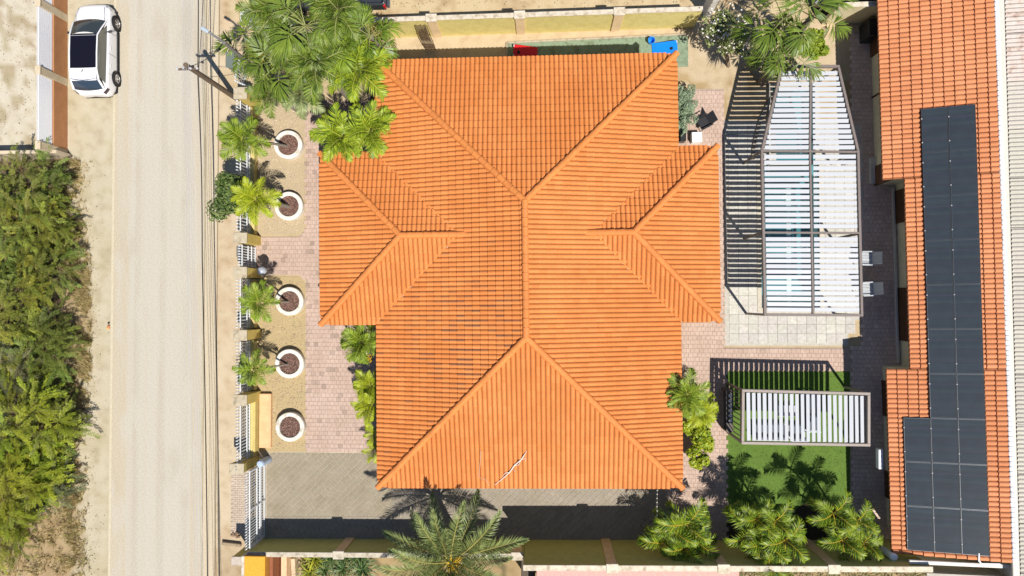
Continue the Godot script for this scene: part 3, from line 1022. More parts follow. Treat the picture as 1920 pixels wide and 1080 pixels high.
func annex() -> void:
	var t := thing("annex", "long low outbuilding on the right under an orange tiled lean-to roof", "building", Vector3(15.0, 0, 0), deg_to_rad(1.1))
	var pt := 0.27
	var H := func(e: float) -> float: return 2.4 + pt * (e + 0.55)
	var roof := Node3D.new()
	roof.name = "roof"
	t.add_child(roof)
	var k := Color(0.66, 0.265, 0.12)
	var variants := []
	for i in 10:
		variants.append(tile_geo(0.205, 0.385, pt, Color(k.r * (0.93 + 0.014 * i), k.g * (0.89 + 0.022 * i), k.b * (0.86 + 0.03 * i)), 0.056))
	var rest := Geo.new()
	var under := Geo.new()
	under.col = k * 0.5
	var clean := func(_p: Vector3) -> float: return 0.0
	var whole := []
	for r in [[-0.45, -15.5, -5.2], [0.35, -5.2, 2.85], [-0.52, 2.85, 10.62]]:
		var a := Vector2(r[0], r[1]); var b := Vector2(r[0], r[2])
		whole += roof_plane([a, b, Vector2(3.66, r[2]), Vector2(3.66, r[1])], a, b, H.call(r[0]), pt, 0.205, 0.385, variants, rest, under, clean)
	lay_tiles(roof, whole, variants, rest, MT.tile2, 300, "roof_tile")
	obj("roof_deck", under, MT.tile2, roof)
	# walls with their openings
	var wl := Geo.new()
	wl.col = Color(0.84, 0.82, 0.60)
	for r in [[0.32, -15.4, -5.35], [1.24, -5.35, 2.95], [0.4, 2.95, 10.3]]:
		var w: float = 3.6 - r[0]
		wl.box(X(Vector3(r[0] + 0.1, H.call(r[0]) / 2 - 0.06, (r[1] + r[2]) / 2)), Vector3(0.2, H.call(r[0]) - 0.12, r[2] - r[1]))
		for z in [r[1] + 0.1, r[2] - 0.1]:
			wl.box(X(Vector3(r[0] + w / 2, 1.2, z)), Vector3(w - 0.402, 2.4, 0.2))
	wl.box(X(Vector3(3.56, 1.75, -2.5)), Vector3(0.2, 3.3, 26.0))
	obj("wall", wl, MT.wall, t)
	for d in [[0.30, -11.9, 1.3, 2.0, 0], [0.30, -5.75, 0.9, 2.0, 0], [0.30, -9.4, 0.06, 2.0, 2], [0.38, 4.4, 1.6, 1.9, 0], [0.38, 8.3, 1.2, 1.9, 0], [1.22, -4.3, 1.5, 2.0, 0], [1.22, 0.6, 2.4, 2.0, 0]]:
		var g := Geo.new()
		g.col = Color(0.16, 0.085, 0.05)
		g.box(X(Vector3(d[0], d[3] / 2 + 0.02, d[1])), Vector3(0.07, d[3], d[2]), 0.012)
		for i in 3:
			if d[2] > 0.5:
				g.box(X(Vector3(d[0] - 0.037, d[3] * (0.2 + 0.3 * i), d[1])), Vector3(0.02, d[3] * 0.22, d[2] * 0.8), 0.008)
		obj("door" if d[2] > 0.5 else "drainpipe", g, MT.wood, t)
	var sill := Geo.new()
	sill.col = Color(0.62, 0.60, 0.55)
	bar(sill, Vector3(0.30, 0.1, -6.6), Vector3(0.30, 0.1, -5.4), 0.5, 0.2, 0.02)
	bar(sill, Vector3(1.1, 0.06, -5.2), Vector3(1.1, 0.06, 2.85), 0.12, 0.12, 0.02)
	obj("plinth", sill, MT.plain, t)
	# white ragged upstand along the high edge
	var up := Geo.new()
	for i in 128:
		var z := -15.5 + i * 0.204
		up.col = tone(Color(0.78, 0.78, 0.79), 0.06)
		up.box(X(Vector3(3.76, 3.53, z + 0.1), rnd(-0.05, 0.05)), Vector3(rnd(0.17, 0.21), rnd(0.16, 0.2), 0.19), 0.03)
	obj("parapet", up, MT.plain, t)
	# white downpipe elbow at the lower corner
	var dp := Geo.new()
	dp.col = Color(0.8, 0.8, 0.8)
	dp.tube(PackedVector3Array([Vector3(2.5, 3.35, 10.3), Vector3(2.52, 3.3, 10.62), Vector3(2.7, 3.15, 10.8), Vector3(3.5, 3.05, 10.85)]), PackedFloat32Array([0.035]), 8)
	obj("downpipe", dp, MT.plastic, t)
	# solar panels
	var proto: Node3D = null
	var words := ["top", "second", "third", "fourth", "fifth", "sixth", "seventh", "eighth", "ninth", "bottom"]
	for i in 10:
		for j in 3:
			if j == 0 and i < 7:
				continue
			var c := 0.46 + 0.963 * j
			var s := -7.13 + 1.845 * i
			var label := "black solar panel on the annex roof, %s in the %s column" % [["topmost", "middle", "bottom"][i - 7] if j == 0 else words[i], ["short left", "long middle", "long right"][j]]
			var pos := Transform3D(Basis(Vector3.UP, deg_to_rad(1.1)), Vector3(15, 0, 0)) * Vector3(c, H.call(c) + 0.13, s)
			if proto == null:
				proto = solar_panel()
				proto.position = pos
				proto.set_meta("label", label)
			else:
				var q := dup(proto, pos, 0, label)
				q.transform.basis = Basis(Vector3.UP, deg_to_rad(1.1)) * Basis(Vector3.BACK, atan(pt)) * Basis(Vector3.UP, rnd(-0.002, 0.002))
	proto.transform.basis = Basis(Vector3.UP, deg_to_rad(1.1)) * Basis(Vector3.BACK, atan(pt))

func solar_panel() -> Node3D:
	var t := thing("solar_panel", "", "solar panel", Vector3.ZERO, 0, "solar panels on the annex roof")
	var L := 0.99
	var g := Geo.new()
	g.col = Color(0.05, 0.055, 0.06)
	for s in [-1.0, 1.0]:
		g.box(X(Vector3(s * (L / 2 - 0.015), 0, 0)), Vector3(0.028, 0.045, 1.84), 0.006)
		g.box(X(Vector3(0, 0, s * 0.905)), Vector3(L - 0.062, 0.042, 0.028), 0.006)
	obj("frame", g, MT.metal, t)
	g = Geo.new()
	for i in 24:
		g.col = tone(Color(0.038, 0.048, 0.060), 0.08)
		g.box(X(Vector3(0, 0.008, -0.853 + i * 0.0742)), Vector3(L - 0.064, 0.014, 0.0715))
	obj("cell", g, MT.solar, t)
	g = Geo.new()
	g.col = Color(0.22, 0.235, 0.25)
	for s in [-1.0, 1.0]:
		g.box(X(Vector3(s * 0.25 * 0, 0.004, s * 0.905)), Vector3(0.96, 0.05, 0.012))
	g.box(X(Vector3(-L / 2 + 0.016, 0.024, 0)), Vector3(0.014, 0.01, 1.8))
	obj("trim", g, MT.chrome, t)
	for s in [-1.0, 1.0]:
		g = Geo.new()
		g.col = Color(0.42, 0.43, 0.44)
		g.box(X(Vector3(-L / 2 + 0.012, 0.03, s * 0.5)), Vector3(0.05, 0.03, 0.045), 0.006)
		obj("clamp", g, MT.metal, t)
	g = Geo.new()
	g.col = Color(0.4, 0.4, 0.4)
	for s in [-1.0, 1.0]:
		g.box(X(Vector3(0, -0.06, s * 0.5)), Vector3(0.94, 0.05, 0.04))
	obj("rail", g, MT.metal, t)
	return t

func metal_roof_building() -> void:
	var a := at(1872, 0, 3.5)
	var b := at(1897, 1080, 3.5)
	var t := thing("shed", "building at the right edge under a pale corrugated metal roof", "building", Vector3(a.lerp(b, 0.5).x, 0, 0), deg_to_rad(0.8))
	var g := Geo.new()
	g.col = Color(0.60, 0.58, 0.52)
	g.box(X(Vector3(0.16, 3.44, 0)), Vector3(0.28, 0.12, 34), 0.02)
	obj("gutter", g, MT.metal, t)
	# corrugated sheets, each a part
	for s in 17:
		g = Geo.new()
		var z := -17.0 + s * 2.0
		var white := z < -9.5
		var lo := []; var hi := []
		for i in 67:
			var zz := z + i * 0.03
			var y := 0.034 * sin(i * 0.03 / 0.178 * TAU + s * 2.0 * TAU / 0.178)
			lo.append(Vector3(0.32 + rnd(-0.002, 0.002), 3.50 + y, zz))
			hi.append(Vector3(9.0, 4.35 + y, zz))
		g.col = Color(0.58, 0.555, 0.53) if white else tone(Color(0.46, 0.44, 0.385), 0.04)
		var rows := [PackedVector3Array(lo), PackedVector3Array(hi)]
		g.grid(rows, false)
		obj("roof_sheet", g, MT.rustroof if white else MT.metal, t)
	g = Geo.new()
	g.col = Color(0.62, 0.60, 0.55)
	g.box(X(Vector3(4.6, 1.68, 0)), Vector3(8.8, 3.36, 33))
	obj("wall", g, MT.wall, t)

# ---------------------------------------------------------------- garden walls
func wall_thing(called: String, label: String, a: Vector3, b: Vector3, hh: float, thick: float, side: float, k: Color, capk: Color, pil: Array, pk: Color, capw := 0.06) -> Node3D:
	# face line a-b on the ground; the wall's body lies on the left (side 1) or right (-1) of a to b
	var t := thing(called, label, "wall", a)
	var d := b - a
	var L := d.length()
	t.rotation.y = atan2(-d.z, d.x)
	var g := Geo.new()
	g.col = k
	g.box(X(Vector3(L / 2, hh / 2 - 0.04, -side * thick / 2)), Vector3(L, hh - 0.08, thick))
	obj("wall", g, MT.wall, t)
	g = Geo.new()
	g.col = capk
	g.box(X(Vector3(L / 2, hh - 0.03, -side * thick / 2)), Vector3(L + 0.02, 0.06, thick + capw), 0.012)
	obj("coping", g, MT.slab, t)
	for u in pil:
		g = Geo.new()
		g.col = pk
		g.box(X(Vector3(u, hh / 2 - 0.05, -side * (thick / 2))), Vector3(0.42, hh - 0.1, thick + 0.12), 0.01)
		obj("pilaster", g, MT.wall, t)
		g = Geo.new()
		g.col = capk * 1.05
		g.box(X(Vector3(u, hh - 0.005, -side * thick / 2)), Vector3(0.5, 0.09, thick + 0.2), 0.015)
		obj("pilaster_cap", g, MT.slab, t)
	return t

func walls() -> void:
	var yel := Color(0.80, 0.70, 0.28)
	var peach := Color(0.86, 0.66, 0.41)
	var cap := Color(0.62, 0.57, 0.48)
	var a := at(700, 72); var b := at(1300, 52)
	var us := []
	for px in [821, 977, 1153]:
		us.append((at(px, 72 - (px - 700) * 20.0 / 600.0) - a).length())
	wall_thing("garden_wall", "low yellow rendered wall with peach pilasters behind the house", a, b, 2.0, 0.16, 1, yel, cap, us, peach)
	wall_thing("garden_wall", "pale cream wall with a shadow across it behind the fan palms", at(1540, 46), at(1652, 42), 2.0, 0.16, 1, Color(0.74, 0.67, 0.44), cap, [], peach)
	a = at(496, 1009); b = at(984, 1011.5)
	us = []
	for px in [657]:
		us.append((at(px, 1010) - a).length())
	us.append((b - a).length() - 0.3)
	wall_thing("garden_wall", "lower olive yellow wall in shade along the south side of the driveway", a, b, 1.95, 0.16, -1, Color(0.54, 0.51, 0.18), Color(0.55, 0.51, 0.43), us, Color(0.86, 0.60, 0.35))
	a = at(985, 1011.5); b = at(1675, 1013)
	us = []
	for px in [1135, 1323, 1509]:
		us.append((at(px, 1012) - a).length())
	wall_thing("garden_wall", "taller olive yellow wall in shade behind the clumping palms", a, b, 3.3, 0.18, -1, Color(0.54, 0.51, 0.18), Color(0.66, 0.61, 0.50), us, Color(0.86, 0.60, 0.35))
	# white coping of the wall by the annex corner
	var g := Geo.new()
	g.col = Color(0.8, 0.79, 0.76)
	bar(g, at(1704, 1053, 3.0), at(1900, 1062, 3.0), 0.16, 0.12, 0.02)
	g.col = Color(0.5, 0.47, 0.42)
	bar(g, at(1704, 1053, 1.47), at(1900, 1062, 1.47), 0.12, 2.93)
	tag(obj("garden_wall", g, MT.wall), "white topped wall closing the gap below the annex roof end", "wall")
	# the neighbour to the south: pink flat roof, orange street wall, small yard
	var t := thing("flat_roof_house", "low building with a dusty pink flat roof beyond the tall back wall", "building", at(1195, 1100, 0))
	g = Geo.new()
	g.col = Color(0.60, 0.36, 0.325)
	var p := [at(1006, 1062, 3.1), at(1386, 1060, 3.1), at(1386, 1140, 3.1), at(1006, 1140, 3.1)]
	var o := t.position
	g.box(X((p[0] + p[2]) / 2 - o + Vector3(0, -0.1, 0)), Vector3(p[1].x - p[0].x, 0.2, p[3].z - p[0].z), 0.02)
	obj("roof", g, MT.plain, t)
	g = Geo.new()
	g.col = Color(0.6, 0.5, 0.4)
	g.box(X((p[0] + p[2]) / 2 - o + Vector3(0, -1.68, 0)), Vector3(p[1].x - p[0].x - 0.1, 2.94, p[3].z - p[0].z - 0.1))
	obj("wall", g, MT.wall, t)
	# dark block added to stand for the shade in the corner beside it
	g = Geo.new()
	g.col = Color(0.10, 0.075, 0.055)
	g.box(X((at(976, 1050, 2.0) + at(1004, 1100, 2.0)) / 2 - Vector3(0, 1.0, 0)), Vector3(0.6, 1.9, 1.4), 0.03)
	tag(obj("corner_shade_block", g, MT.plain), "dark square block painted as the shade in the corner beside the pink flat roof", "shade_block")
	t = thing("orange_shed", "small lean-to with a bright orange flat roof at the bottom left corner", "shed", at(478, 1090))
	var oa := at(458, 1043, 2.2) - t.position; var ob := at(496, 1150, 2.2) - t.position
	var oc := (oa + ob) / 2
	g = Geo.new()
	g.col = Color(0.74, 0.36, 0.04)
	g.box(X(Vector3(oc.x, 2.15, oc.z)), Vector3(ob.x - oa.x, 0.1, ob.z - oa.z), 0.015)
	obj("roof", g, MT.plain, t)
	g = Geo.new()
	g.col = Color(0.66, 0.62, 0.55)
	g.box(X(Vector3(oa.x - 0.07, 1.1, oc.z)), Vector3(0.13, 2.2, ob.z - oa.z), 0.015)
	obj("side_wall", g, MT.slab, t)
	g = Geo.new()
	g.col = Color(0.72, 0.36, 0.07)
	g.box(X(Vector3(oc.x, 1.04, oc.z)), Vector3(ob.x - oa.x - 0.1, 2.08, ob.z - oa.z - 0.1))
	obj("wall", g, MT.wall, t)
	g = Geo.new()
	g.col = Color(0.28, 0.10, 0.05)
	g.box(X(Vector3(ob.x + 0.12, 0.9, oc.z)), Vector3(0.16, 1.8, ob.z - oa.z - 0.02), 0.02)
	g.col = Color(0.72, 0.48, 0.30)
	g.box(X(Vector3(ob.x + 0.4, 0.5, oc.z)), Vector3(0.26, 1.0, ob.z - oa.z - 0.02), 0.02)
	obj("kerb", g, MT.plain, t)
	base_sheet("yard", [[512, 1044], [564, 1044], [564, 1140], [512, 1140]], 0.01, Color(0.42, 0.29, 0.24), MT.pink, "small pinkish yard inside the orange wall")
	for i in 26:
		g = Geo.new()
		g.col = [Color(0.6, 0.55, 0.48), Color(0.45, 0.2, 0.14), Color(0.55, 0.42, 0.36)][i % 3]
		g.box(Transform3D(Basis.from_euler(Vector3(rnd(0, 3), rnd(0, 3), rnd(0, 3))), Vector3.ZERO), Vector3(rnd(0.08, 0.2), rnd(0.06, 0.12), rnd(0.05, 0.1)), 0.012)
		if i == 0:
			t = thing("rubble_pile", "small pile of broken bricks and plaster lumps in the pinkish yard", "rubble", at(531, 1054))
		obj("rubble_lump", g, MT.plain, t, X(Vector3(rnd(-0.32, 0.32), 0.05 + (0.1 if i > 16 else 0.0), rnd(-0.22, 0.22))))
	g = Geo.new()
	g.col = Color(0.62, 0.5, 0.36)
	bar(g, at(552, 1044, 0.25), at(556, 1120, 0.25), 0.2, 0.5, 0.02)
	tag(obj("low_wall", g, MT.wall), "low plastered wall edging the small pinkish yard", "wall")

# ---------------------------------------------------------------- front fence and gates
func pillar(parent: Node3D, p: Vector3, w: float, d: float, hh: float, k: Color, capk: Color) -> void:
	var g := Geo.new()
	g.col = k
	g.box(X(p + Vector3(0, hh / 2 - 0.04, 0)), Vector3(w, hh - 0.08, d), 0.01)
	obj("pillar", g, MT.wall, parent)
	g = Geo.new()
	g.col = capk
	g.box(X(p + Vector3(0, hh - 0.035, 0)), Vector3(w + 0.05, 0.07, d + 0.05), 0.015)
	obj("pillar_cap", g, MT.slab, parent)

func railing(parent: Node3D, a: Vector3, b: Vector3, y0: float, rails: Array, top: float, step: float, k: Color) -> void:
	var g := Geo.new()
	for y in rails:
		g = Geo.new()
		g.col = k
		bar(g, a + Vector3.UP * y, b + Vector3.UP * y, 0.045, 0.06, 0.008)
		obj("rail", g, MT.paint, parent)
	var n := roundi(a.distance_to(b) / step)
	g = Geo.new()
	g.col = k
	g.box(X(Vector3(0, (y0 + top) / 2, 0)), Vector3(0.028, top - y0 - 0.1, 0.05), 0.006)
	g.lathe(PackedVector2Array([Vector2(0.03, top - 0.06), Vector2(0.045, top - 0.02), Vector2(0.012, top + 0.03), Vector2(0.03, top + 0.06), Vector2(0.0, top + 0.13)]), 6)
	var m := g.mesh()
	for i in n:
		var p := a.lerp(b, (i + 0.5) / n)
		obj("bar", m, MT.paint, parent, X(p + (b - a).cross(Vector3.UP).normalized() * 0.046))

func street_front() -> void:
	var tan_ := Color(0.50, 0.45, 0.345)
	var yel := Color(0.62, 0.50, 0.15)
	var wht := Color(0.58, 0.60, 0.62)
	var t := thing("front_fence", "long street fence of tan capped yellow pillars, low wall and white spiked railings", "fence")
	var fx := 479.0
	var ys := [194.0, 452.0, 513.0, 625.5, 741.0]
	for y in ys:
		pillar(t, at(fx, y), 0.58, 0.44 if y > 200 else 0.5, 1.73, yel, tan_)
	pillar(t, at(478, 1024), 0.5, 0.34, 1.95, yel, Color(0.52, 0.47, 0.42))
	for s in [[205, 441, 1], [524, 614, 1], [637, 730, 1], [752, 868, 1]]:
		var a := at(fx - 3, s[0]); var b := at(fx - 3, s[1])
		var g := Geo.new()
		g.col = Color(0.64, 0.55, 0.24)
		bar(g, a + Vector3(0.02, 0.2, 0), b + Vector3(0.02, 0.2, 0), 0.34, 0.4, 0.012)
		obj("low_wall", g, MT.wall, t)
		var p := Node3D.new()
		p.name = "railing"
		t.add_child(p, true)
		railing(p, a, b, 0.4, [0.5, 0.78, 1.5], 1.78, 0.15, wht)
	# narrow gate between two pillars
	var w := thing("garden_gate", "narrow white barred garden gate between two pillars of the front fence", "gate", at(fx, 464))
	railing(w, Vector3(0.05, 0, 0), Vector3(0.05, 0, at(fx, 502).z - at(fx, 464).z), 0.1, [0.14, 0.55, 0.95, 1.6], 1.85, 0.12, wht)
	var g := Geo.new()
	g.col = Color(0.16, 0.15, 0.16)
	g.box(X(Vector3(-0.12, 1.2, 0.3)), Vector3(0.12, 1.0, 0.5), 0.02)
	obj("letter_box", g, MT.plain, w)
	# sliding driveway gate
	w = thing("driveway_gate", "wide white sliding gate of barred steel at the driveway entrance", "gate", at(497, 868))
	var e := at(497, 1004) - at(497, 868)
	railing(w, Vector3.ZERO, e, 0.08, [0.1, 0.5, 0.62, 0.95, 1.75], 2.05, 0.125, wht)
	g = Geo.new()
	g.col = wht
	for q in [Vector3.ZERO, e, e * 0.5]:
		g.box(X(q + Vector3(0, 0.92, 0)), Vector3(0.07, 1.7, 0.07), 0.01)
	obj("post", g, MT.paint, w)
	g = Geo.new()
	g.col = Color(0.3, 0.3, 0.3)
	bar(g, Vector3(0, 0.02, -0.3), e + Vector3(0, 0.02, 0.3), 0.06, 0.02)
	obj("track", g, MT.metal, w)
	# gate pillar with its motor housing
	t = thing("gate_pillar", "olive gate pillar at the upper end of the sliding gate", "pillar", at(474, 862))
	pillar(t, Vector3.ZERO, 0.62, 0.4, 1.8, Color(0.46, 0.38, 0.12), tan_)
	g = Geo.new()
	g.col = Color(0.36, 0.45, 0.58)
	g.lathe(PackedVector2Array([Vector2(0.14, 0.0), Vector2(0.17, 0.02), Vector2(0.17, 0.95), Vector2(0.13, 1.03), Vector2(0.0, 1.05)]), 20)
	t = thing("gate_motor", "round blue grey gate motor housing beside the gate pillar", "gate motor", at(503, 861))
	obj("housing", g, MT.paint, t)
	g = Geo.new()
	g.col = Color(0.15, 0.15, 0.16)
	g.lathe(PackedVector2Array([Vector2(0.2, 0.0), Vector2(0.2, 0.05), Vector2(0.0, 0.06)]), 16)
	obj("base", g, MT.plain, t)
	# peach bench wall inside the fence
	g = Geo.new()
	g.col = Color(0.76, 0.50, 0.28)
	var a2 := at(489, 737); var b2 := at(510, 838)
	g.box(X((a2 + b2) / 2 + Vector3(0.02, 0.12, 0)), Vector3(b2.x - a2.x, 0.24, b2.z - a2.z), 0.02)
	t = thing("garden_bench", "long low peach plastered bench inside the front fence", "bench", Vector3.ZERO)
	obj("seat", g, MT.wall, t)
	g = Geo.new()
	g.col = Color(0.60, 0.50, 0.19)
	g.box(X(Vector3(a2.x - 0.07, 0.3, (a2.z + b2.z) / 2)), Vector3(0.12, 0.6, b2.z - a2.z + 0.2), 0.012)
	obj("backrest", g, MT.wall, t)
	# cabinets and a white rail by the upper end of the fence
	t = thing("meter_cabinet", "white square meter cabinet beside the palms at the street", "cabinet", at(478, 44))
	g = Geo.new()
	g.col = Color(0.85, 0.85, 0.86)
	g.box(X(Vector3(0, 0.5, 0)), Vector3(0.5, 1.0, 0.55), 0.03)
	obj("box", g, MT.plastic, t)
	g = Geo.new()
	g.col = Color(0.7, 0.7, 0.71)
	g.box(X(Vector3(0, 1.015, 0)), Vector3(0.56, 0.05, 0.6), 0.02)
	obj("lid", g, MT.plastic, t)
	t = thing("utility_cabinet", "grey green utility cabinet half under the palms by the street", "cabinet", at(448, 124))
	g = Geo.new()
	g.col = Color(0.16, 0.19, 0.17)
	g.box(X(Vector3(0, 0.45, 0)), Vector3(0.42, 0.9, 0.7), 0.03)
	obj("box", g, MT.plastic, t)
	g = Geo.new()
	g.col = Color(0.13, 0.155, 0.14)
	g.box(X(Vector3(0, 0.92, 0)), Vector3(0.46, 0.05, 0.74), 0.015)
	obj("lid", g, MT.plastic, t)
	t = thing("side_gate", "short white barred gate standing open by the palms", "gate", at(458, 160))
	railing(t, Vector3.ZERO, Vector3(0.25, 0, -0.85), 0.1, [0.14, 1.0], 1.2, 0.12, wht)
	railing(t, Vector3(0.05, 0, 0.08), Vector3(0.75, 0, 0.42), 0.1, [0.14, 1.0], 1.2, 0.12, wht)
	# rubble and a kerb stub at the lower end
	g = Geo.new()
	g.col = Color(0.36, 0.29, 0.2)
	bar(g, at(417, 1018, 0.1), at(452, 1022, 0.1), 0.14, 0.2, 0.02)
	tag(obj("kerb_stub", g, MT.slab), "short brown kerb stub on the pavement near the gate's lower end", "kerb")
	t = thing("rubble_pile", "few brown stones on the pavement beside the gate's lower end", "rubble", at(444, 1002))
	for i in 9:
		g = Geo.new()
		g.col = tone(Color(0.3, 0.21, 0.14), 0.3)
		g.box(Transform3D(Basis.from_euler(Vector3(rnd(0, 3), rnd(0, 3), rnd(0, 3))), Vector3.ZERO), Vector3(rnd(0.08, 0.18), rnd(0.06, 0.1), rnd(0.06, 0.12)), 0.015)
		obj("stone", g, MT.plain, t, X(Vector3(rnd(-0.2, 0.2), 0.05, rnd(-0.15, 0.15))))

func west_side() -> void:
	# fence of the plot across the street: brown plinth, white slats, cream pillars
	var t := thing("boundary_fence", "far street fence with brown plinth, white ribbed slat panels and cream pillars", "fence")
	var bx := 127.0
	for s in [[-90, 28, 0], [42, 148, 0], [162, 285, 0]]:
		var a := at(bx, s[0]); var b := at(bx, s[1])
		var g := Geo.new()
		g.col = Color(0.47, 0.235, 0.11)
		bar(g, a + Vector3(-0.08, 0.49, 0), b + Vector3(-0.08, 0.49, 0), 0.16, 0.98, 0.01)
		obj("plinth", g, MT.wall, t)
		var p := Node3D.new()
		p.name = "slat_panel"
		t.add_child(p, true)
		for i in 7:
			g = Geo.new()
			g.col = Color(0.76, 0.77, 0.80)
			var y := 1.055 + i * 0.132
			bar(g, a + Vector3(-0.07, y, 0), b + Vector3(-0.07, y, 0), 0.03, 0.112, 0.01)
			obj("slat", g, MT.paint, p)
		g = Geo.new()
		g.col = Color(0.7, 0.71, 0.74)
		bar(g, a + Vector3(-0.1, 1.5, 0), b + Vector3(-0.1, 1.5, 0), 0.015, 0.9)
		obj("backing", g, MT.paint, p)
	for y in [35.0, 155.0, 288.0]:
		pillar(t, at(bx, y) + Vector3(-0.09, 0, 0), 0.2, 0.36, 1.95, Color(0.62, 0.53, 0.38), Color(0.62, 0.54, 0.40))
	var g2 := Geo.new()
	g2.col = Color(0.60, 0.52, 0.39)
	bar(g2, at(120, 288, 0.55), at(-160, 293, 0.55), 0.16, 1.1, 0.015)
	var o := obj("side_wall", g2, MT.wall)
	tag(o, "low cream side wall running left from the far fence's corner pillar", "wall")
	g2 = Geo.new()
	g2.col = Color(0.05, 0.05, 0.05)
	var pts := PackedVector3Array()
	for i in 15:
		var a := TAU * i / 14
		pts.push_back(at(70, 282, 1.13) + Vector3(cos(a) * 0.12, 0.02, sin(a) * 0.09))
	g2.tube(pts, PackedFloat32Array([0.014]), 5)
	tag(obj("hose_loop", g2, MT.rubber), "small black loop of hose lying on the low cream wall", "hose")

# ---------------------------------------------------------------- pergolas
func pergola(t: Node3D, corners: Array, hh: float, k: Color, bw: float, posts: Array) -> void:
	for i in corners.size():
		var g := Geo.new()
		g.col = k
		var a: Vector3 = corners[i]; var b: Vector3 = corners[(i + 1) % corners.size()]
		var d := (b - a).normalized() * (bw / 2)
		bar(g, a - (d if i % 2 == 0 else -d) , b + (d if i % 2 == 0 else -d), bw, 0.16, 0.012)
		obj("beam", g, MT.metal, t)
	for p in posts:
		var g := Geo.new()
		g.col = k * 0.9
		g.box(X(Vector3(p.x, (hh - 0.08) / 2, p.z)), Vector3(0.1, hh - 0.08, 0.1), 0.012)
		obj("post", g, MT.metal, t)

func slat_mesh(L: float, along_x: bool, w: float, tilt: float, k: Color) -> ArrayMesh:
	var g := Geo.new()
	g.col = k
	if along_x:
		g.box(Transform3D(Basis(Vector3.RIGHT, tilt), Vector3.ZERO), Vector3(L, 0.022, w), 0.008)
	else:
		g.box(Transform3D(Basis(Vector3.BACK, tilt), Vector3.ZERO), Vector3(w, 0.022, L), 0.008)
	return g.mesh()

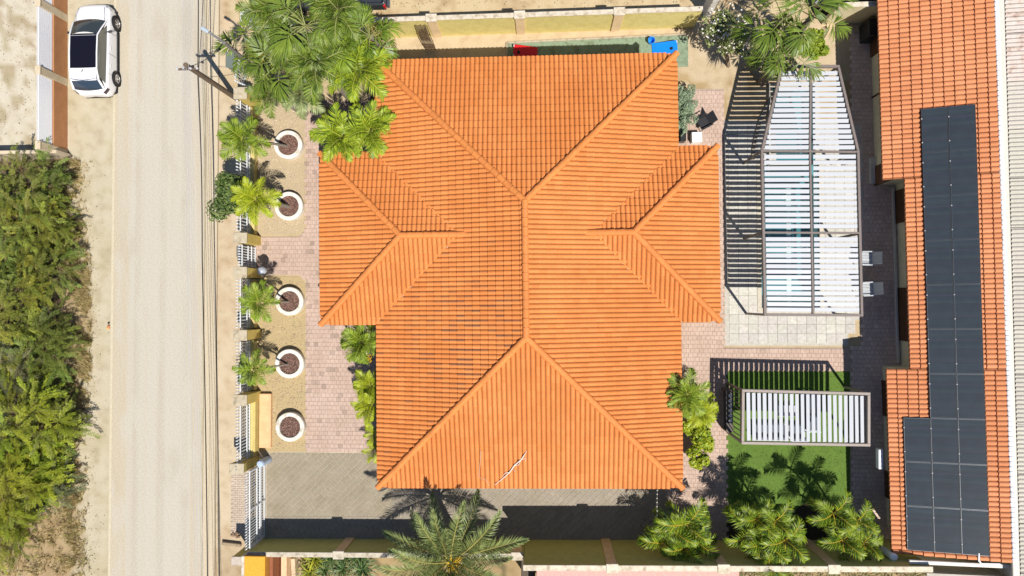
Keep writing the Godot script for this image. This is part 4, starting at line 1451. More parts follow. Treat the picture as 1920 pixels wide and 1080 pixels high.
func pergolas() -> void:
	var br := Color(0.20, 0.17, 0.16)
	var white := Color(0.435, 0.45, 0.47)
	var h1 := 2.8
	var t := thing("pergola", "large pergola with a tapered top end and white slats over the swimming pool", "pergola", Vector3.ZERO, 0)
	var B := func(px: float, py: float) -> Vector3: return at(px, py, h1)
	var c := [B.call(1466, 124), B.call(1571, 125), B.call(1608, 284), B.call(1615, 591), B.call(1434, 590), B.call(1428, 283)]
	pergola(t, c, h1, br, 0.11, [c[0], c[1], c[2], c[3], c[4], c[5], B.call(1430, 436), B.call(1611, 438)])
	for s in [[B.call(1428, 283), B.call(1608, 285)], [B.call(1431, 436), B.call(1611, 437)], [B.call(1519.5, 128), B.call(1518, 283)], [B.call(1518, 286), B.call(1521, 435)], [B.call(1521, 438), B.call(1524, 588)]]:
		var g := Geo.new()
		g.col = br
		bar(g, s[0], s[1], 0.085, 0.15, 0.01)
		obj("beam", g, MT.metal, t)
	for seg in [[134, 279, 15], [290, 427, 13], [445, 583, 14]]:
		for i in seg[2]:
			var y: float = lerpf(seg[0], seg[1], (i + 0.35) / (seg[2] - 0.4))
			var xl: float; var xr: float
			if y < 283:
				xl = lerpf(1466, 1428, (y - 124) / 159.0); xr = lerpf(1571, 1608, (y - 125) / 159.0)
			else:
				xl = lerpf(1428, 1434, (y - 283) / 307.0); xr = lerpf(1608, 1615, (y - 284) / 307.0)
			var xm := lerpf(1519.5, 1524, (y - 128) / 460.0)
			for q in [[xl + 4, xm - 3], [xm + 3, xr - 4]]:
				var a: Vector3 = B.call(q[0], y); var b: Vector3 = B.call(q[1], y)
				obj("slat", slat_mesh(a.distance_to(b), true, 0.170, 0.07 + rnd(-0.03, 0.03), white), MT.paint, t, X((a + b) / 2 + Vector3.UP * 0.02, deg_to_rad(-0.3 + rnd(-0.15, 0.15))))
	# the smaller one
	var h2 := 2.4
	t = thing("pergola", "small rectangular pergola with upright white slats over the lawn seating", "pergola", Vector3.ZERO, 0)
	B = func(px: float, py: float) -> Vector3: return at(px, py, h2)
	c = [B.call(1393, 732), B.call(1628, 738), B.call(1628, 834), B.call(1392, 830)]
	pergola(t, c, h2, Color(0.30, 0.255, 0.23), 0.12, c)
	for i in 22:
		var x := lerpf(1403, 1616, i / 21.0)
		var a: Vector3 = B.call(x, lerpf(736, 742, i / 21.0)); var b: Vector3 = B.call(x + 0.6, lerpf(826, 830, i / 21.0))
		var w := 0.172 if i != 19 else 0.21
		obj("slat", slat_mesh(a.distance_to(b), false, w, -0.28 + rnd(-0.06, 0.06), white), MT.paint, t, X((a + b) / 2 + Vector3.UP * 0.01, deg_to_rad(0.2 + rnd(-0.3, 0.3))))
	# side screen with a shelf of white cushions
	var s := Node3D.new()
	s.name = "side_screen"
	t.add_child(s)
	var a0: Vector3 = c[0]; var a1: Vector3 = c[3]
	for y in [0.05, 2.18]:
		var g := Geo.new()
		g.col = Color(0.33, 0.28, 0.25)
		bar(g, Vector3(a0.x, y, a0.z + 0.06), Vector3(a1.x, y, a1.z - 0.06), 0.07, 0.07, 0.01)
		obj("rail", g, MT.metal, s)
	for i in 9:
		var g := Geo.new()
		g.col = Color(0.22, 0.21, 0.22)
		var z := lerpf(a0.z + 0.2, a1.z - 0.2, i / 8.0)
		g.box(X(Vector3(a0.x, 1.1, z)), Vector3(0.03, 2.1, 0.05), 0.006)
		obj("upright", g, MT.metal, s)
	var sf := thing("shelf", "narrow dark shelf along the screen of the small pergola", "shelf", Vector3(a0.x - 0.2, 0, (a0.z + a1.z) / 2))
	var g := Geo.new()
	g.col = Color(0.20, 0.18, 0.17)
	for y in [0.45, 0.95]:
		g.box(X(Vector3(0, y, 0)), Vector3(0.3, 0.04, 1.9), 0.01)
	obj("board", g, MT.wood, sf)
	g = Geo.new()
	g.col = Color(0.16, 0.15, 0.14)
	for z in [-0.9, 0.9]:
		g.box(X(Vector3(0, 0.46, z)), Vector3(0.28, 0.93, 0.05), 0.01)
	obj("side_panel", g, MT.wood, sf)
	for i in 6:
		g = Geo.new()
		g.col = tone(Color(0.8, 0.78, 0.75), 0.06)
		g.lathe(PackedVector2Array([Vector2(0.045, 0.0), Vector2(0.07, 0.06), Vector2(0.075, 0.13), Vector2(0.055, 0.14), Vector2(0.0, 0.11)]), 12)
		var o := obj("pot", g, MT.plastic, null, X(Vector3(a0.x - 0.2, 0.972, (a0.z + a1.z) / 2 - 0.7 + i * 0.22)))
		tag(o, "%s white pot from the top end of the shelf by the small pergola" % ["first", "second", "third", "fourth", "fifth", "sixth"][i], "flower pot", "pots on the pergola shelf")
	# seating under it
	seat("garden_sofa", "white framed two seat garden sofa with grey cushions under the small pergola", "sofa", at(1438, 806), PI, 1.5)
	seat("garden_sofa", "wider white framed sofa on the right side under the small pergola", "sofa", at(1517, 772), PI / 2, 1.7)
	seat("garden_armchair", "white framed garden armchair nearest the open front under the small pergola", "armchair", at(1490, 808), PI, 0.75)
	t = thing("coffee_table", "low white table between the sofas under the small pergola", "table", at(1472, 768))
	g = Geo.new()
	g.col = white
	g.box(X(Vector3(0, 0.38, 0)), Vector3(0.9, 0.04, 0.5), 0.012)
	obj("table_top", g, MT.paint, t)
	for sx in [-1.0, 1.0]:
		for sz in [-1.0, 1.0]:
			g = Geo.new()
			g.col = white
			g.box(X(Vector3(sx * 0.4, 0.18, sz * 0.21)), Vector3(0.04, 0.36, 0.04), 0.008)
			obj("leg", g, MT.paint, t)

func seat(called: String, label: String, cat: String, pos: Vector3, turn: float, w: float) -> void:
	var t := thing(called, label, cat, pos, turn)
	var white := Color(0.40, 0.42, 0.45)
	var g := Geo.new()
	g.col = white
	g.box(X(Vector3(0, 0.26, 0)), Vector3(w, 0.05, 0.7), 0.01)
	bar(g, Vector3(-w / 2, 0.72, -0.34), Vector3(w / 2, 0.72, -0.34), 0.04, 0.04, 0.008)
	obj("frame", g, MT.paint, t)
	for sx in [-1.0, 1.0]:
		g = Geo.new()
		g.col = white
		bar(g, Vector3(sx * (w / 2 - 0.02), 0.55, -0.34), Vector3(sx * (w / 2 - 0.02), 0.55, 0.34), 0.05, 0.04, 0.01)
		obj("armrest", g, MT.paint, t)
		for sz in [-1.0, 1.0]:
			g = Geo.new()
			g.col = white
			g.box(X(Vector3(sx * (w / 2 - 0.02), 0.36 if sz < 0 else 0.27, sz * 0.32)), Vector3(0.04, 0.72 if sz < 0 else 0.54, 0.04), 0.008)
			obj("leg", g, MT.paint, t)
	var n := maxi(1, roundi(w / 0.72))
	for i in n:
		g = Geo.new()
		g.col = Color(0.10, 0.115, 0.145)
		var cw := (w - 0.12) / n
		g.box(X(Vector3(-w / 2 + 0.06 + cw * (i + 0.5), 0.36, 0.02)), Vector3(cw - 0.02, 0.14, 0.62), 0.04)
		obj("seat_cushion", g, MT.fabric, t)
		g = Geo.new()
		g.col = Color(0.12, 0.14, 0.175)
		g.box(X(Vector3(-w / 2 + 0.06 + cw * (i + 0.5), 0.6, -0.25), 0), Vector3(cw - 0.04, 0.36, 0.14), 0.05)
		obj("back_cushion", g, MT.fabric, t)

# ---------------------------------------------------------------- vehicles
func mirror_row(p: Array, z: float) -> PackedVector3Array:
	var r := PackedVector3Array()
	for q in p:
		r.push_back(Vector3(q[0], q[1], z))
	for i in range(p.size() - 2, -1, -1):
		r.push_back(Vector3(-p[i][0], p[i][1], z))
	return r

func patch(a: Vector3, b: Vector3, d: Vector3, e: Vector3, bulge: Vector3, n := 6) -> Array:
	var rows := []
	for i in n + 1:
		var row := PackedVector3Array()
		var v := i / float(n)
		for j in n + 1:
			var u := j / float(n)
			row.push_back(a.lerp(b, u).lerp(e.lerp(d, u), v) + bulge * (4.0 * u * (1 - u)) * (0.5 + 2.0 * v * (1 - v)))
		rows.append(row)
	return rows

func wheel(car: Node3D, p: Vector3, side: float) -> void:
	var g := Geo.new()
	g.col = Color(0.028, 0.027, 0.026)
	var prof := PackedVector2Array([Vector2(0.21, -0.1), Vector2(0.29, -0.105), Vector2(0.325, -0.07), Vector2(0.33, 0.07), Vector2(0.29, 0.105), Vector2(0.21, 0.1), Vector2(0.21, -0.1)])
	g.lathe(prof, 28)
	var x := Transform3D(Basis(Vector3.BACK, -side * PI / 2), p)
	var w := obj("wheel", g, MT.rubber, car, x)
	g = Geo.new()
	g.col = Color(0.10, 0.10, 0.10)
	g.lathe(PackedVector2Array([Vector2(0.215, 0.03), Vector2(0.1, 0.035), Vector2(0.0, 0.035)]), 20)
	g.col = Color(0.62, 0.62, 0.62)
	g.lathe(PackedVector2Array([Vector2(0.225, 0.09), Vector2(0.20, 0.095), Vector2(0.19, 0.05)]), 24)
	for i in 5:
		var a := TAU * i / 5
		for s in [-0.13, 0.13]:
			bar(g, Vector3(cos(a) * 0.03, 0.075, sin(a) * 0.03), Vector3(cos(a + s) * 0.205, 0.082, sin(a + s) * 0.205), 0.028, 0.02)
	g.lathe(PackedVector2Array([Vector2(0.05, 0.06), Vector2(0.05, 0.09), Vector2(0.0, 0.095)]), 12)
	obj("rim", g, MT.chrome, w)

func hatchback(label: String, pos: Vector3, turn: float, paint: Color, roofk: Color) -> void:
	var t := thing("parked_car", label, "car", pos, turn)
	# stations: z, half width, bottom, shoulder height, top height, half width of the top plate
	var st := [[-2.19, 0.50, 0.36, 0.58, 0.62, 0.40], [-2.14, 0.66, 0.27, 0.66, 0.72, 0.52], [-2.02, 0.78, 0.22, 0.74, 0.81, 0.60], [-1.8, 0.85, 0.20, 0.82, 0.88, 0.66], [-1.4, 0.885, 0.20, 0.88, 0.95, 0.70], [-1.0, 0.895, 0.20, 0.93, 1.01, 0.72], [-0.5, 0.90, 0.20, 0.97, 1.03, 0.74], [0.3, 0.90, 0.20, 0.99, 1.05, 0.74], [1.1, 0.905, 0.20, 1.01, 1.07, 0.74], [1.6, 0.89, 0.22, 1.02, 1.07, 0.73], [1.9, 0.84, 0.25, 0.99, 1.04, 0.69], [2.1, 0.74, 0.30, 0.88, 0.94, 0.60], [2.19, 0.60, 0.38, 0.74, 0.80, 0.46]]
	var rows := []
	for s in st:
		rows.append(mirror_row([[s[1] * 0.9, s[2]], [s[1] * 0.985, s[2] + 0.07], [s[1], s[2] + 0.2], [s[1] * 0.995, (s[2] + s[3]) / 2 + 0.06], [s[1] * 0.985, s[3] - 0.1], [s[1] * 0.955, s[3] - 0.03], [lerpf(s[1], s[5], 0.55), s[3] + 0.01], [s[5], lerpf(s[3], s[4], 0.6)], [s[5] * 0.55, s[4] - 0.006], [0, s[4]]], s[0]))
	var g := Geo.new()
	g.col = paint
	g.grid(rows, true)
	for e in [0, rows.size() - 1]:
		var c := Vector3(0, 0.55, st[e][0])
		for j in rows[e].size() - 1:
			if e == 0:
				g.tri(c, rows[e][j], rows[e][j + 1])
			else:
				g.tri(c, rows[e][j + 1], rows[e][j])
	obj("body", g, MT.carpaint, t)
	# panel gaps: bonnet, doors, tailgate
	for q in [[[0.66, -1.0], [0.70, -1.5], [0.62, -1.95]], [[-0.66, -1.0], [-0.70, -1.5], [-0.62, -1.95]]]:
		g = Geo.new()
		g.col = Color(0.12, 0.12, 0.12)
		var pp := PackedVector3Array()
		for w in q:
			pp.push_back(Vector3(w[0], 1.005 - 0.045 * (-1.0 - w[1]) / 0.5 - (0.05 if w[1] < -1.8 else 0.0), w[1]))
		g.tube(pp, PackedFloat32Array([0.008]), 4)
		obj("panel_gap", g, MT.rubber, t)
	for s in [-1.0, 1.0]:
		for z in [-0.75, 0.28, 1.22]:
			g = Geo.new()
			g.col = Color(0.12, 0.12, 0.12)
			g.tube(PackedVector3Array([Vector3(s * 0.87, 0.98, z), Vector3(s * 0.905, 0.75, z + 0.01), Vector3(s * 0.905, 0.4, z + 0.02)]), PackedFloat32Array([0.007]), 4)
			obj("panel_gap", g, MT.rubber, t)
	# dark underbody and sills
	g = Geo.new()
	g.col = Color(0.03, 0.03, 0.03)
	g.box(X(Vector3(0, 0.24, 0)), Vector3(1.66, 0.14, 4.0), 0.04)
	for s in [-1.0, 1.0]:
		g.box(X(Vector3(s * 0.885, 0.25, 0)), Vector3(0.06, 0.1, 1.9), 0.02)
	obj("sill", g, MT.rubber, t)
	for s in [-1.0, 1.0]:
		for z in [-1.36, 1.3]:
			g = Geo.new()
			g.col = Color(0.02, 0.02, 0.02)
			var arc := Geo.new()
			arc.col = Color(0.02, 0.02, 0.02)
			arc.lathe(PackedVector2Array([Vector2(0.34, -0.03), Vector2(0.385, -0.02), Vector2(0.385, 0.02), Vector2(0.34, 0.03), Vector2(0.0, 0.0)]), 24)
			g.add(arc, Transform3D(Basis(Vector3.BACK, PI / 2), Vector3(s * 0.893, 0.34, z)))
			obj("wheel_arch", g, MT.rubber, t)
			wheel(t, Vector3(s * 0.84, 0.33, z), s)
	# glasshouse
	var A := func(sx: float) -> Vector3: return Vector3(sx * 0.785, 0.99, -1.25)
	var Bq := func(sx: float) -> Vector3: return Vector3(sx * 0.64, 1.46, -0.46)
	var C := func(sx: float) -> Vector3: return Vector3(sx * 0.62, 1.5, 1.45)
	var D := func(sx: float) -> Vector3: return Vector3(sx * 0.68, 1.05, 1.98)
	g = Geo.new()
	g.col = Color(0.035, 0.042, 0.042)
	g.grid(patch(A.call(-1), A.call(1), Bq.call(1), Bq.call(-1), Vector3(0, 0.03, -0.22)))
	obj("windscreen", g, MT.glass, t)
	g = Geo.new()
	g.col = Color(0.03, 0.045, 0.07)
	g.grid(patch(D.call(1), D.call(-1), C.call(-1) + Vector3(0, -0.02, 0.14), C.call(1) + Vector3(0, -0.02, 0.14), Vector3(0, 0.02, 0.17)))
	obj("rear_window", g, MT.glass, t)
	for s in [-1.0, 1.0]:
		g = Geo.new()
		g.col = Color(0.11, 0.11, 0.095)
		var p := [Vector3(s * 0.82, 1.0, -1.05), Vector3(s * 0.80, 1.06, 1.75), Vector3(s * 0.64, 1.46, 1.42), Vector3(s * 0.66, 1.44, -0.44)]
		g.grid(patch(p[0], p[1], p[2], p[3], Vector3(s * 0.03, 0.01, 0)), s > 0)
		obj("side_window", g, MT.glass, t)
		g = Geo.new()
		g.col = paint
		g.tube(PackedVector3Array([Vector3(s * 0.80, 0.99, -1.25), Vector3(s * 0.73, 1.26, -0.82), Vector3(s * 0.66, 1.46, -0.42), Vector3(s * 0.655, 1.50, 0.4), Vector3(s * 0.65, 1.49, 1.2), Vector3(s * 0.66, 1.36, 1.66), Vector3(s * 0.73, 1.05, 1.98)]), PackedFloat32Array([0.03, 0.033, 0.034, 0.034, 0.036, 0.05, 0.055]), 8)
		obj("roof_rail", g, MT.carpaint, t)
		g = Geo.new()
		g.col = Color(0.05, 0.05, 0.05)
		g.box(X(Vector3(s * 0.99, 1.02, -0.72), s * 0.25), Vector3(0.2, 0.14, 0.11), 0.045)
		g.box(X(Vector3(s * 0.87, 1.0, -0.72)), Vector3(0.12, 0.04, 0.05), 0.01)
		obj("wing_mirror", g, MT.plastic, t)
		g = Geo.new()
		g.col = Color(0.32, 0.33, 0.35)
		g.grid(patch(Vector3(s * 0.60, 0.765, -2.06), Vector3(s * 0.80, 0.79, -1.74), Vector3(s * 0.845, 0.66, -1.86), Vector3(s * 0.68, 0.62, -2.15), Vector3(s * 0.02, 0.02, -0.03), 3), s < 0)
		obj("headlight", g, MT.glass, t)
		g = Geo.new()
		g.col = Color(0.05, 0.03, 0.032)
		g.grid(patch(Vector3(s * 0.60, 0.92, 2.12), Vector3(s * 0.83, 0.97, 1.92), Vector3(s * 0.855, 0.82, 1.95), Vector3(s * 0.66, 0.78, 2.17), Vector3(s * 0.02, 0.01, 0.02), 3), s > 0)
		obj("tail_light", g, MT.glass, t)
		for z in [0.0, 0.85]:
			g = Geo.new()
			g.col = paint * 0.9
			g.box(X(Vector3(s * 0.905, 0.84, z)), Vector3(0.03, 0.03, 0.18), 0.01)
			obj("door_handle", g, MT.carpaint, t)
	g = Geo.new()
	g.col = roofk
	g.grid(patch(Bq.call(-1), Bq.call(1), Vector3(0.63, 1.5, 1.12), Vector3(-0.63, 1.5, 1.12), Vector3(0, 0.035, 0)))
	obj("glass_roof", g, MT.darkglass, t)
	g = Geo.new()
	g.col = paint
	g.grid(patch(Vector3(-0.63, 1.503, 1.12), Vector3(0.63, 1.503, 1.12), Vector3(0.62, 1.45, 1.7), Vector3(-0.62, 1.45, 1.7), Vector3(0, 0.035, 0.03)))
	obj("rear_spoiler", g, MT.carpaint, t)
	g = Geo.new()
	g.col = Color(0.4, 0.42, 0.45)
	for z in [-0.40]:
		g.box(X(Vector3(0, 1.525 if z > 0 else 1.495, z)), Vector3(1.2, 0.012, 0.018))
	obj("roof_seam", g, MT.plain, t)
	g = Geo.new()
	g.col = Color(0.03, 0.03, 0.03)
	g.tube(PackedVector3Array([Vector3(0, 1.52, 1.22), Vector3(0, 1.6, 1.35)]), PackedFloat32Array([0.025, 0.01]), 6)
	obj("antenna", g, MT.plastic, t)
	g = Geo.new()
	g.col = Color(0.03, 0.03, 0.03)
	g.box(X(Vector3(0, 0.5, -2.185)), Vector3(0.9, 0.16, 0.05), 0.02)
	g.box(X(Vector3(0, 0.36, 2.17)), Vector3(1.2, 0.14, 0.06), 0.02)
	obj("bumper_trim", g, MT.plastic, t)

func vehicles() -> void:
	hatchback("white compact car with a black glass roof parked on the sandy verge", at(193, 103), deg_to_rad(0.6), Color(0.70, 0.70, 0.71), Color(0.008, 0.010, 0.016))
	hatchback("dark car cut by the picture's top edge behind the cream wall", at(1606, -13), PI / 2, Color(0.03, 0.03, 0.035), Color(0.02, 0.02, 0.022))
	# pickup, only its tail shows
	var t := thing("pickup_truck", "dark grey pickup with a red tail light at the picture's top edge", "pickup truck", at(631, -8), PI / 2)
	var k := Color(0.035, 0.036, 0.04)
	var g := Geo.new()
	g.col = k
	g.box(X(Vector3(0, 0.62, -1.75)), Vector3(1.8, 0.62, 1.5), 0.12)
	g.box(X(Vector3(0, 0.66, -0.2)), Vector3(1.82, 0.74, 1.7), 0.08)
	obj("body", g, MT.carpaint, t)
	g = Geo.new()
	g.col = k
	for s in [-1.0, 1.0]:
		g.box(X(Vector3(s * 0.86, 0.74, 1.6)), Vector3(0.12, 0.6, 1.86), 0.03)
	g.box(X(Vector3(0, 0.74, 2.49)), Vector3(1.62, 0.58, 0.08), 0.02)
	g.box(X(Vector3(0, 0.5, 1.58)), Vector3(1.6, 0.08, 1.8), 0.01)
	obj("cargo_bed", g, MT.carpaint, t)
	g = Geo.new()
	g.col = Color(0.03, 0.035, 0.04)
	g.box(X(Vector3(0, 1.28, -0.2)), Vector3(1.56, 0.52, 1.5), 0.14)
	obj("cab_window", g, MT.glass, t)
	g = Geo.new()
	g.col = k
	g.box(X(Vector3(0, 1.55, -0.15)), Vector3(1.4, 0.06, 1.15), 0.025)
	obj("roof", g, MT.carpaint, t)
	for s in [-1.0, 1.0]:
		g = Geo.new()
		g.col = Color(0.5, 0.02, 0.02)
		g.box(X(Vector3(s * 0.88, 0.8, 2.5)), Vector3(0.12, 0.36, 0.12), 0.03)
		obj("tail_light", g, MT.glass, t)
		for z in [-1.65, 1.5]:
			wheel(t, Vector3(s * 0.82, 0.36, z), s)
	g = Geo.new()
	g.col = Color(0.3, 0.3, 0.31)
	g.box(X(Vector3(0, 0.42, 2.6)), Vector3(1.6, 0.16, 0.16), 0.04)
	obj("bumper", g, MT.chrome, t)

# ---------------------------------------------------------------- poles and wires
func poles_and_wires() -> void:
	var b := at(444, 185)
	var t := thing("utility_pole", "plain wooden utility pole standing at the street by the front fence", "utility pole", b)
	var top := 4.9
	var g := Geo.new()
	g.col = Color(0.22, 0.17, 0.125)
	g.tube(PackedVector3Array([Vector3.ZERO, Vector3(0, top * 0.5, 0), Vector3(0, top, 0)]), PackedFloat32Array([0.125, 0.115, 0.10]), 12)
	obj("pole", g, MT.bark, t)
	g = Geo.new()
	g.col = Color(0.20, 0.16, 0.13)
	bar(g, Vector3(-0.45, top - 0.25, 0.1), Vector3(0.45, top - 0.25, 0.1), 0.08, 0.09, 0.01)
	obj("crossarm", g, MT.bark, t)
	for i in 4:
		g = Geo.new()
		g.col = Color(0.45, 0.45, 0.47)
		g.lathe(PackedVector2Array([Vector2(0.03, 0.0), Vector2(0.05, 0.04), Vector2(0.025, 0.07), Vector2(0.045, 0.11), Vector2(0.0, 0.15)]), 10)
		obj("insulator", g, MT.plastic, t, X(Vector3(-0.42 + i * 0.28, top - 0.2, 0.1)))
	var lb := at(520, 162)
	var lt := at(420, 80, 6.2)
	lb = Vector3(lt.x, 0, lt.z)
	t = thing("street_lamp", "street lamp with a curved arm rising out of the palms by the street", "street lamp", lb)
	g = Geo.new()
	g.col = Color(0.20, 0.19, 0.18)
	g.tube(PackedVector3Array([Vector3.ZERO, Vector3(0, 3, 0), Vector3(0, 6.2, 0)]), PackedFloat32Array([0.10, 0.085, 0.065]), 10)
	obj("pole", g, MT.metal, t)
	var hd := at(391, 60, 6.75) - lb
	g = Geo.new()
	g.col = Color(0.18, 0.19, 0.20)
	g.tube(PackedVector3Array([Vector3(0, 6.1, 0), Vector3(hd.x * 0.3, 6.5, hd.z * 0.3), Vector3(hd.x * 0.7, 6.72, hd.z * 0.7), hd]), PackedFloat32Array([0.045]), 8)
	obj("arm", g, MT.metal, t)
	g = Geo.new()
	g.col = Color(0.42, 0.50, 0.58)
	var hx := between(hd, hd + Vector3(hd.x, 0.0, hd.z).normalized() * 0.36)
	g.box(Transform3D(hx.basis, hx.origin), Vector3(0.14, 0.08, 0.36), 0.035)
	obj("lamp_head", g, MT.metal, t)
	g = Geo.new()
	g.col = Color(0.6, 0.6, 0.58)
	g.box(Transform3D(hx.basis, hx.origin - Vector3.UP * 0.06), Vector3(0.10, 0.03, 0.26), 0.012)
	obj("lamp_glass", g, MT.glass, t)
	# wires along the street
	var wk := Color(0.045, 0.04, 0.04)
	for w in [[[367, -300, 371, 145, 379, 480, 391, 1400], 3.6, 0.024, "thick black cable bundle strung along the house side of the street", wk],
			[[394, -300, 372, 140, 379.3, 500, 391.5, 1400], 3.7, 0.013, "thinner black cable beside the thick bundle above the street", wk],
			[[343, -300, 342, 130, 350, 480, 370, 1400], 4.85, 0.009, "leftmost of the four thin pale power wires over the street", Color(0.42, 0.42, 0.43)],
			[[351, -300, 345, 129, 355, 480, 376, 1400], 4.85, 0.009, "second from left of the thin pale power wires over the street", Color(0.42, 0.42, 0.43)],
			[[361, -300, 349, 128, 360, 480, 382, 1400], 4.85, 0.009, "third from left of the thin pale power wires over the street", Color(0.42, 0.42, 0.43)],
			[[371, -300, 353, 127, 364, 480, 387, 1400], 4.85, 0.009, "rightmost of the four thin pale power wires over the street", Color(0.42, 0.42, 0.43)]]:
		g = Geo.new()
		g.col = w[4]
		var q: Array = w[0]
		var p := PackedVector3Array()
		var hgt: float = w[1]
		var ctl := []
		for i in 4:
			ctl.append(at(q[i * 2], q[i * 2 + 1], hgt - (0.0 if i == 1 else 0.12)))
		for i in 3:
			for j in 8:
				p.push_back(ctl[i].lerp(ctl[i + 1], j / 8.0) - Vector3.UP * 0.12 * sin(PI * j / 8.0))
		p.push_back(ctl[3])
		g.tube(p, PackedFloat32Array([w[2]]), 5)
		tag(obj("overhead_wire", g, MT.rubber), w[3], "wire", "wires along the street")
	# cable from the pole to the lamp with its hanging gear
	g = Geo.new()
	g.col = wk
	var pa := at(341, 130, top - 0.1); var pb := at(418, 80, 6.1)
	var pp := PackedVector3Array()
	for j in 11:
		pp.push_back(pa.lerp(pb, j / 10.0) - Vector3.UP * 0.35 * sin(PI * j / 10.0))
	g.tube(pp, PackedFloat32Array([0.014]), 5)
	for j in [2, 4, 6, 8]:
		g.box(X(pp[j] - Vector3.UP * 0.05), Vector3(0.09, 0.12, 0.09), 0.02)
	tag(obj("span_cable", g, MT.rubber), "slack black cable with small connectors between pole and street lamp", "wire")
	g = Geo.new()
	g.col = wk
	pp = PackedVector3Array()
	var pc := at(470, 130, 2.2)
	for j in 11:
		pp.push_back(at(371, 145, 3.7).lerp(pc, j / 10.0) - Vector3.UP * 0.25 * sin(PI * j / 10.0))
	g.tube(pp, PackedFloat32Array([0.010]), 5)
	tag(obj("service_cable", g, MT.rubber), "thin black service cable from the bundle towards the palms", "wire")

# ---------------------------------------------------------------- palms
var fronds := {}

func feather(L: float, n: int, leaf: float, w: float, a0: float, droop: float, vee: float, k1: Color, k2: Color, stem: Color) -> Geo:
	var g := Geo.new()
	var p := Vector3.ZERO
	var pts := PackedVector3Array([p])
	var side := Vector3.BACK
	var curl := rnd(-0.25, 0.25)
	for i in n:
		var s := (i + 1.0) / n
		var a := a0 - droop * s * s
		var f := Vector3(cos(a), sin(a), curl * s).normalized()
		p += f * (L / n)
		pts.push_back(p)
		if s < 0.14:
			continue
		var env := pow(sin(PI * clampf(0.16 + 0.80 * s, 0, 1)), 0.75)
		var up := f.cross(side).normalized() * -1.0
		for d: float in [-1.0, 1.0]:
			var sweep := lerpf(1.15, 0.45, s) + rnd(-0.1, 0.1)
			var dir := (f * cos(sweep) + side * d * sin(sweep) + up * (vee + rnd(-0.12, 0.12))).normalized()
			var l := leaf * env * rnd(0.85, 1.1)
			var m := p + dir * l * 0.55
			var tip := p + (dir - Vector3.UP * rnd(0.15, 0.45)).normalized() * l
			var ww := dir.cross(up).normalized() * w * 0.5
			g.col = tone(k1.lerp(k2, rng.randf()), 0.15)
			g.tri(p + ww * 0.5, p - ww * 0.5, m - ww)
			g.tri(p + ww * 0.5, m - ww, m + ww)
			g.tri(m + ww, m - ww, tip)
	g.col = stem
	var thin := PackedVector3Array()
	var rr := PackedFloat32Array()
	for i in range(0, n + 1, 3):
		thin.push_back(pts[i])
		rr.push_back(lerpf(0.028, 0.006, i / float(n)) * clampf(L / 1.3, 0.8, 1.6))
	g.tube(thin, rr, 4, false)
	return g

func fan_leaf(stalk: float, r: float, a0: float, droop: float, k1: Color, k2: Color) -> Geo:
	var g := Geo.new()
	var p := Vector3.ZERO
	var pts := PackedVector3Array([p])
	var f := Vector3.RIGHT
	for i in 10:
		var a := a0 - droop * pow((i + 1) / 10.0, 2.0)
		f = Vector3(cos(a), sin(a), 0)
		p += f * (stalk + r * 0.35) / 10.0
		pts.push_back(p)
	g.col = Color(0.24, 0.26, 0.09)
	g.tube(pts, PackedFloat32Array([0.03, 0.028, 0.026, 0.024, 0.022, 0.02, 0.017, 0.014, 0.01, 0.006]), 4, false)
	var side := Vector3.BACK
	var n := 40
	var skew := rnd(-0.5, 0.5)
	var base := k1.lerp(k2, rng.randf())
	for i in n:
		var t := (i - (n - 1) / 2.0) / (n / 2.0)
		var o := pts[10 - int(absf(t) * 3.6)]
		var up := side.cross(f).normalized()
		if up.y < 0:
			up = -up
		var a := t * 1.75
		var dir := (f * cos(a) + side * sin(a) + up * (0.25 - 0.2 * absf(t) + rnd(-0.1, 0.1))).normalized()
		var l := r * (0.78 + 0.22 * cos(a)) * rnd(0.8, 1.15)
		var wv := dir.cross(up).normalized() * (l * 0.032)
		var m := o + dir * l * 0.5 - Vector3.UP * l * 0.04
		var dr := rnd(0.5, 1.3) + skew * t
		var q := m + (dir - Vector3.UP * dr * 0.6).normalized() * l * 0.32
		var tip := q + (dir * 0.6 - Vector3.UP * (dr + 0.6)).normalized() * l * 0.3
		g.col = tone(base.lerp(k1.lerp(k2, rng.randf()), 0.6), 0.2)
		g.tri(o, m - wv, m + wv)
		g.tri(m + wv, m - wv, q - wv * 0.6)
		g.tri(m + wv, q - wv * 0.6, q + wv * 0.5)
		g.tri(q + wv * 0.5, q - wv * 0.6, tip)
	return g

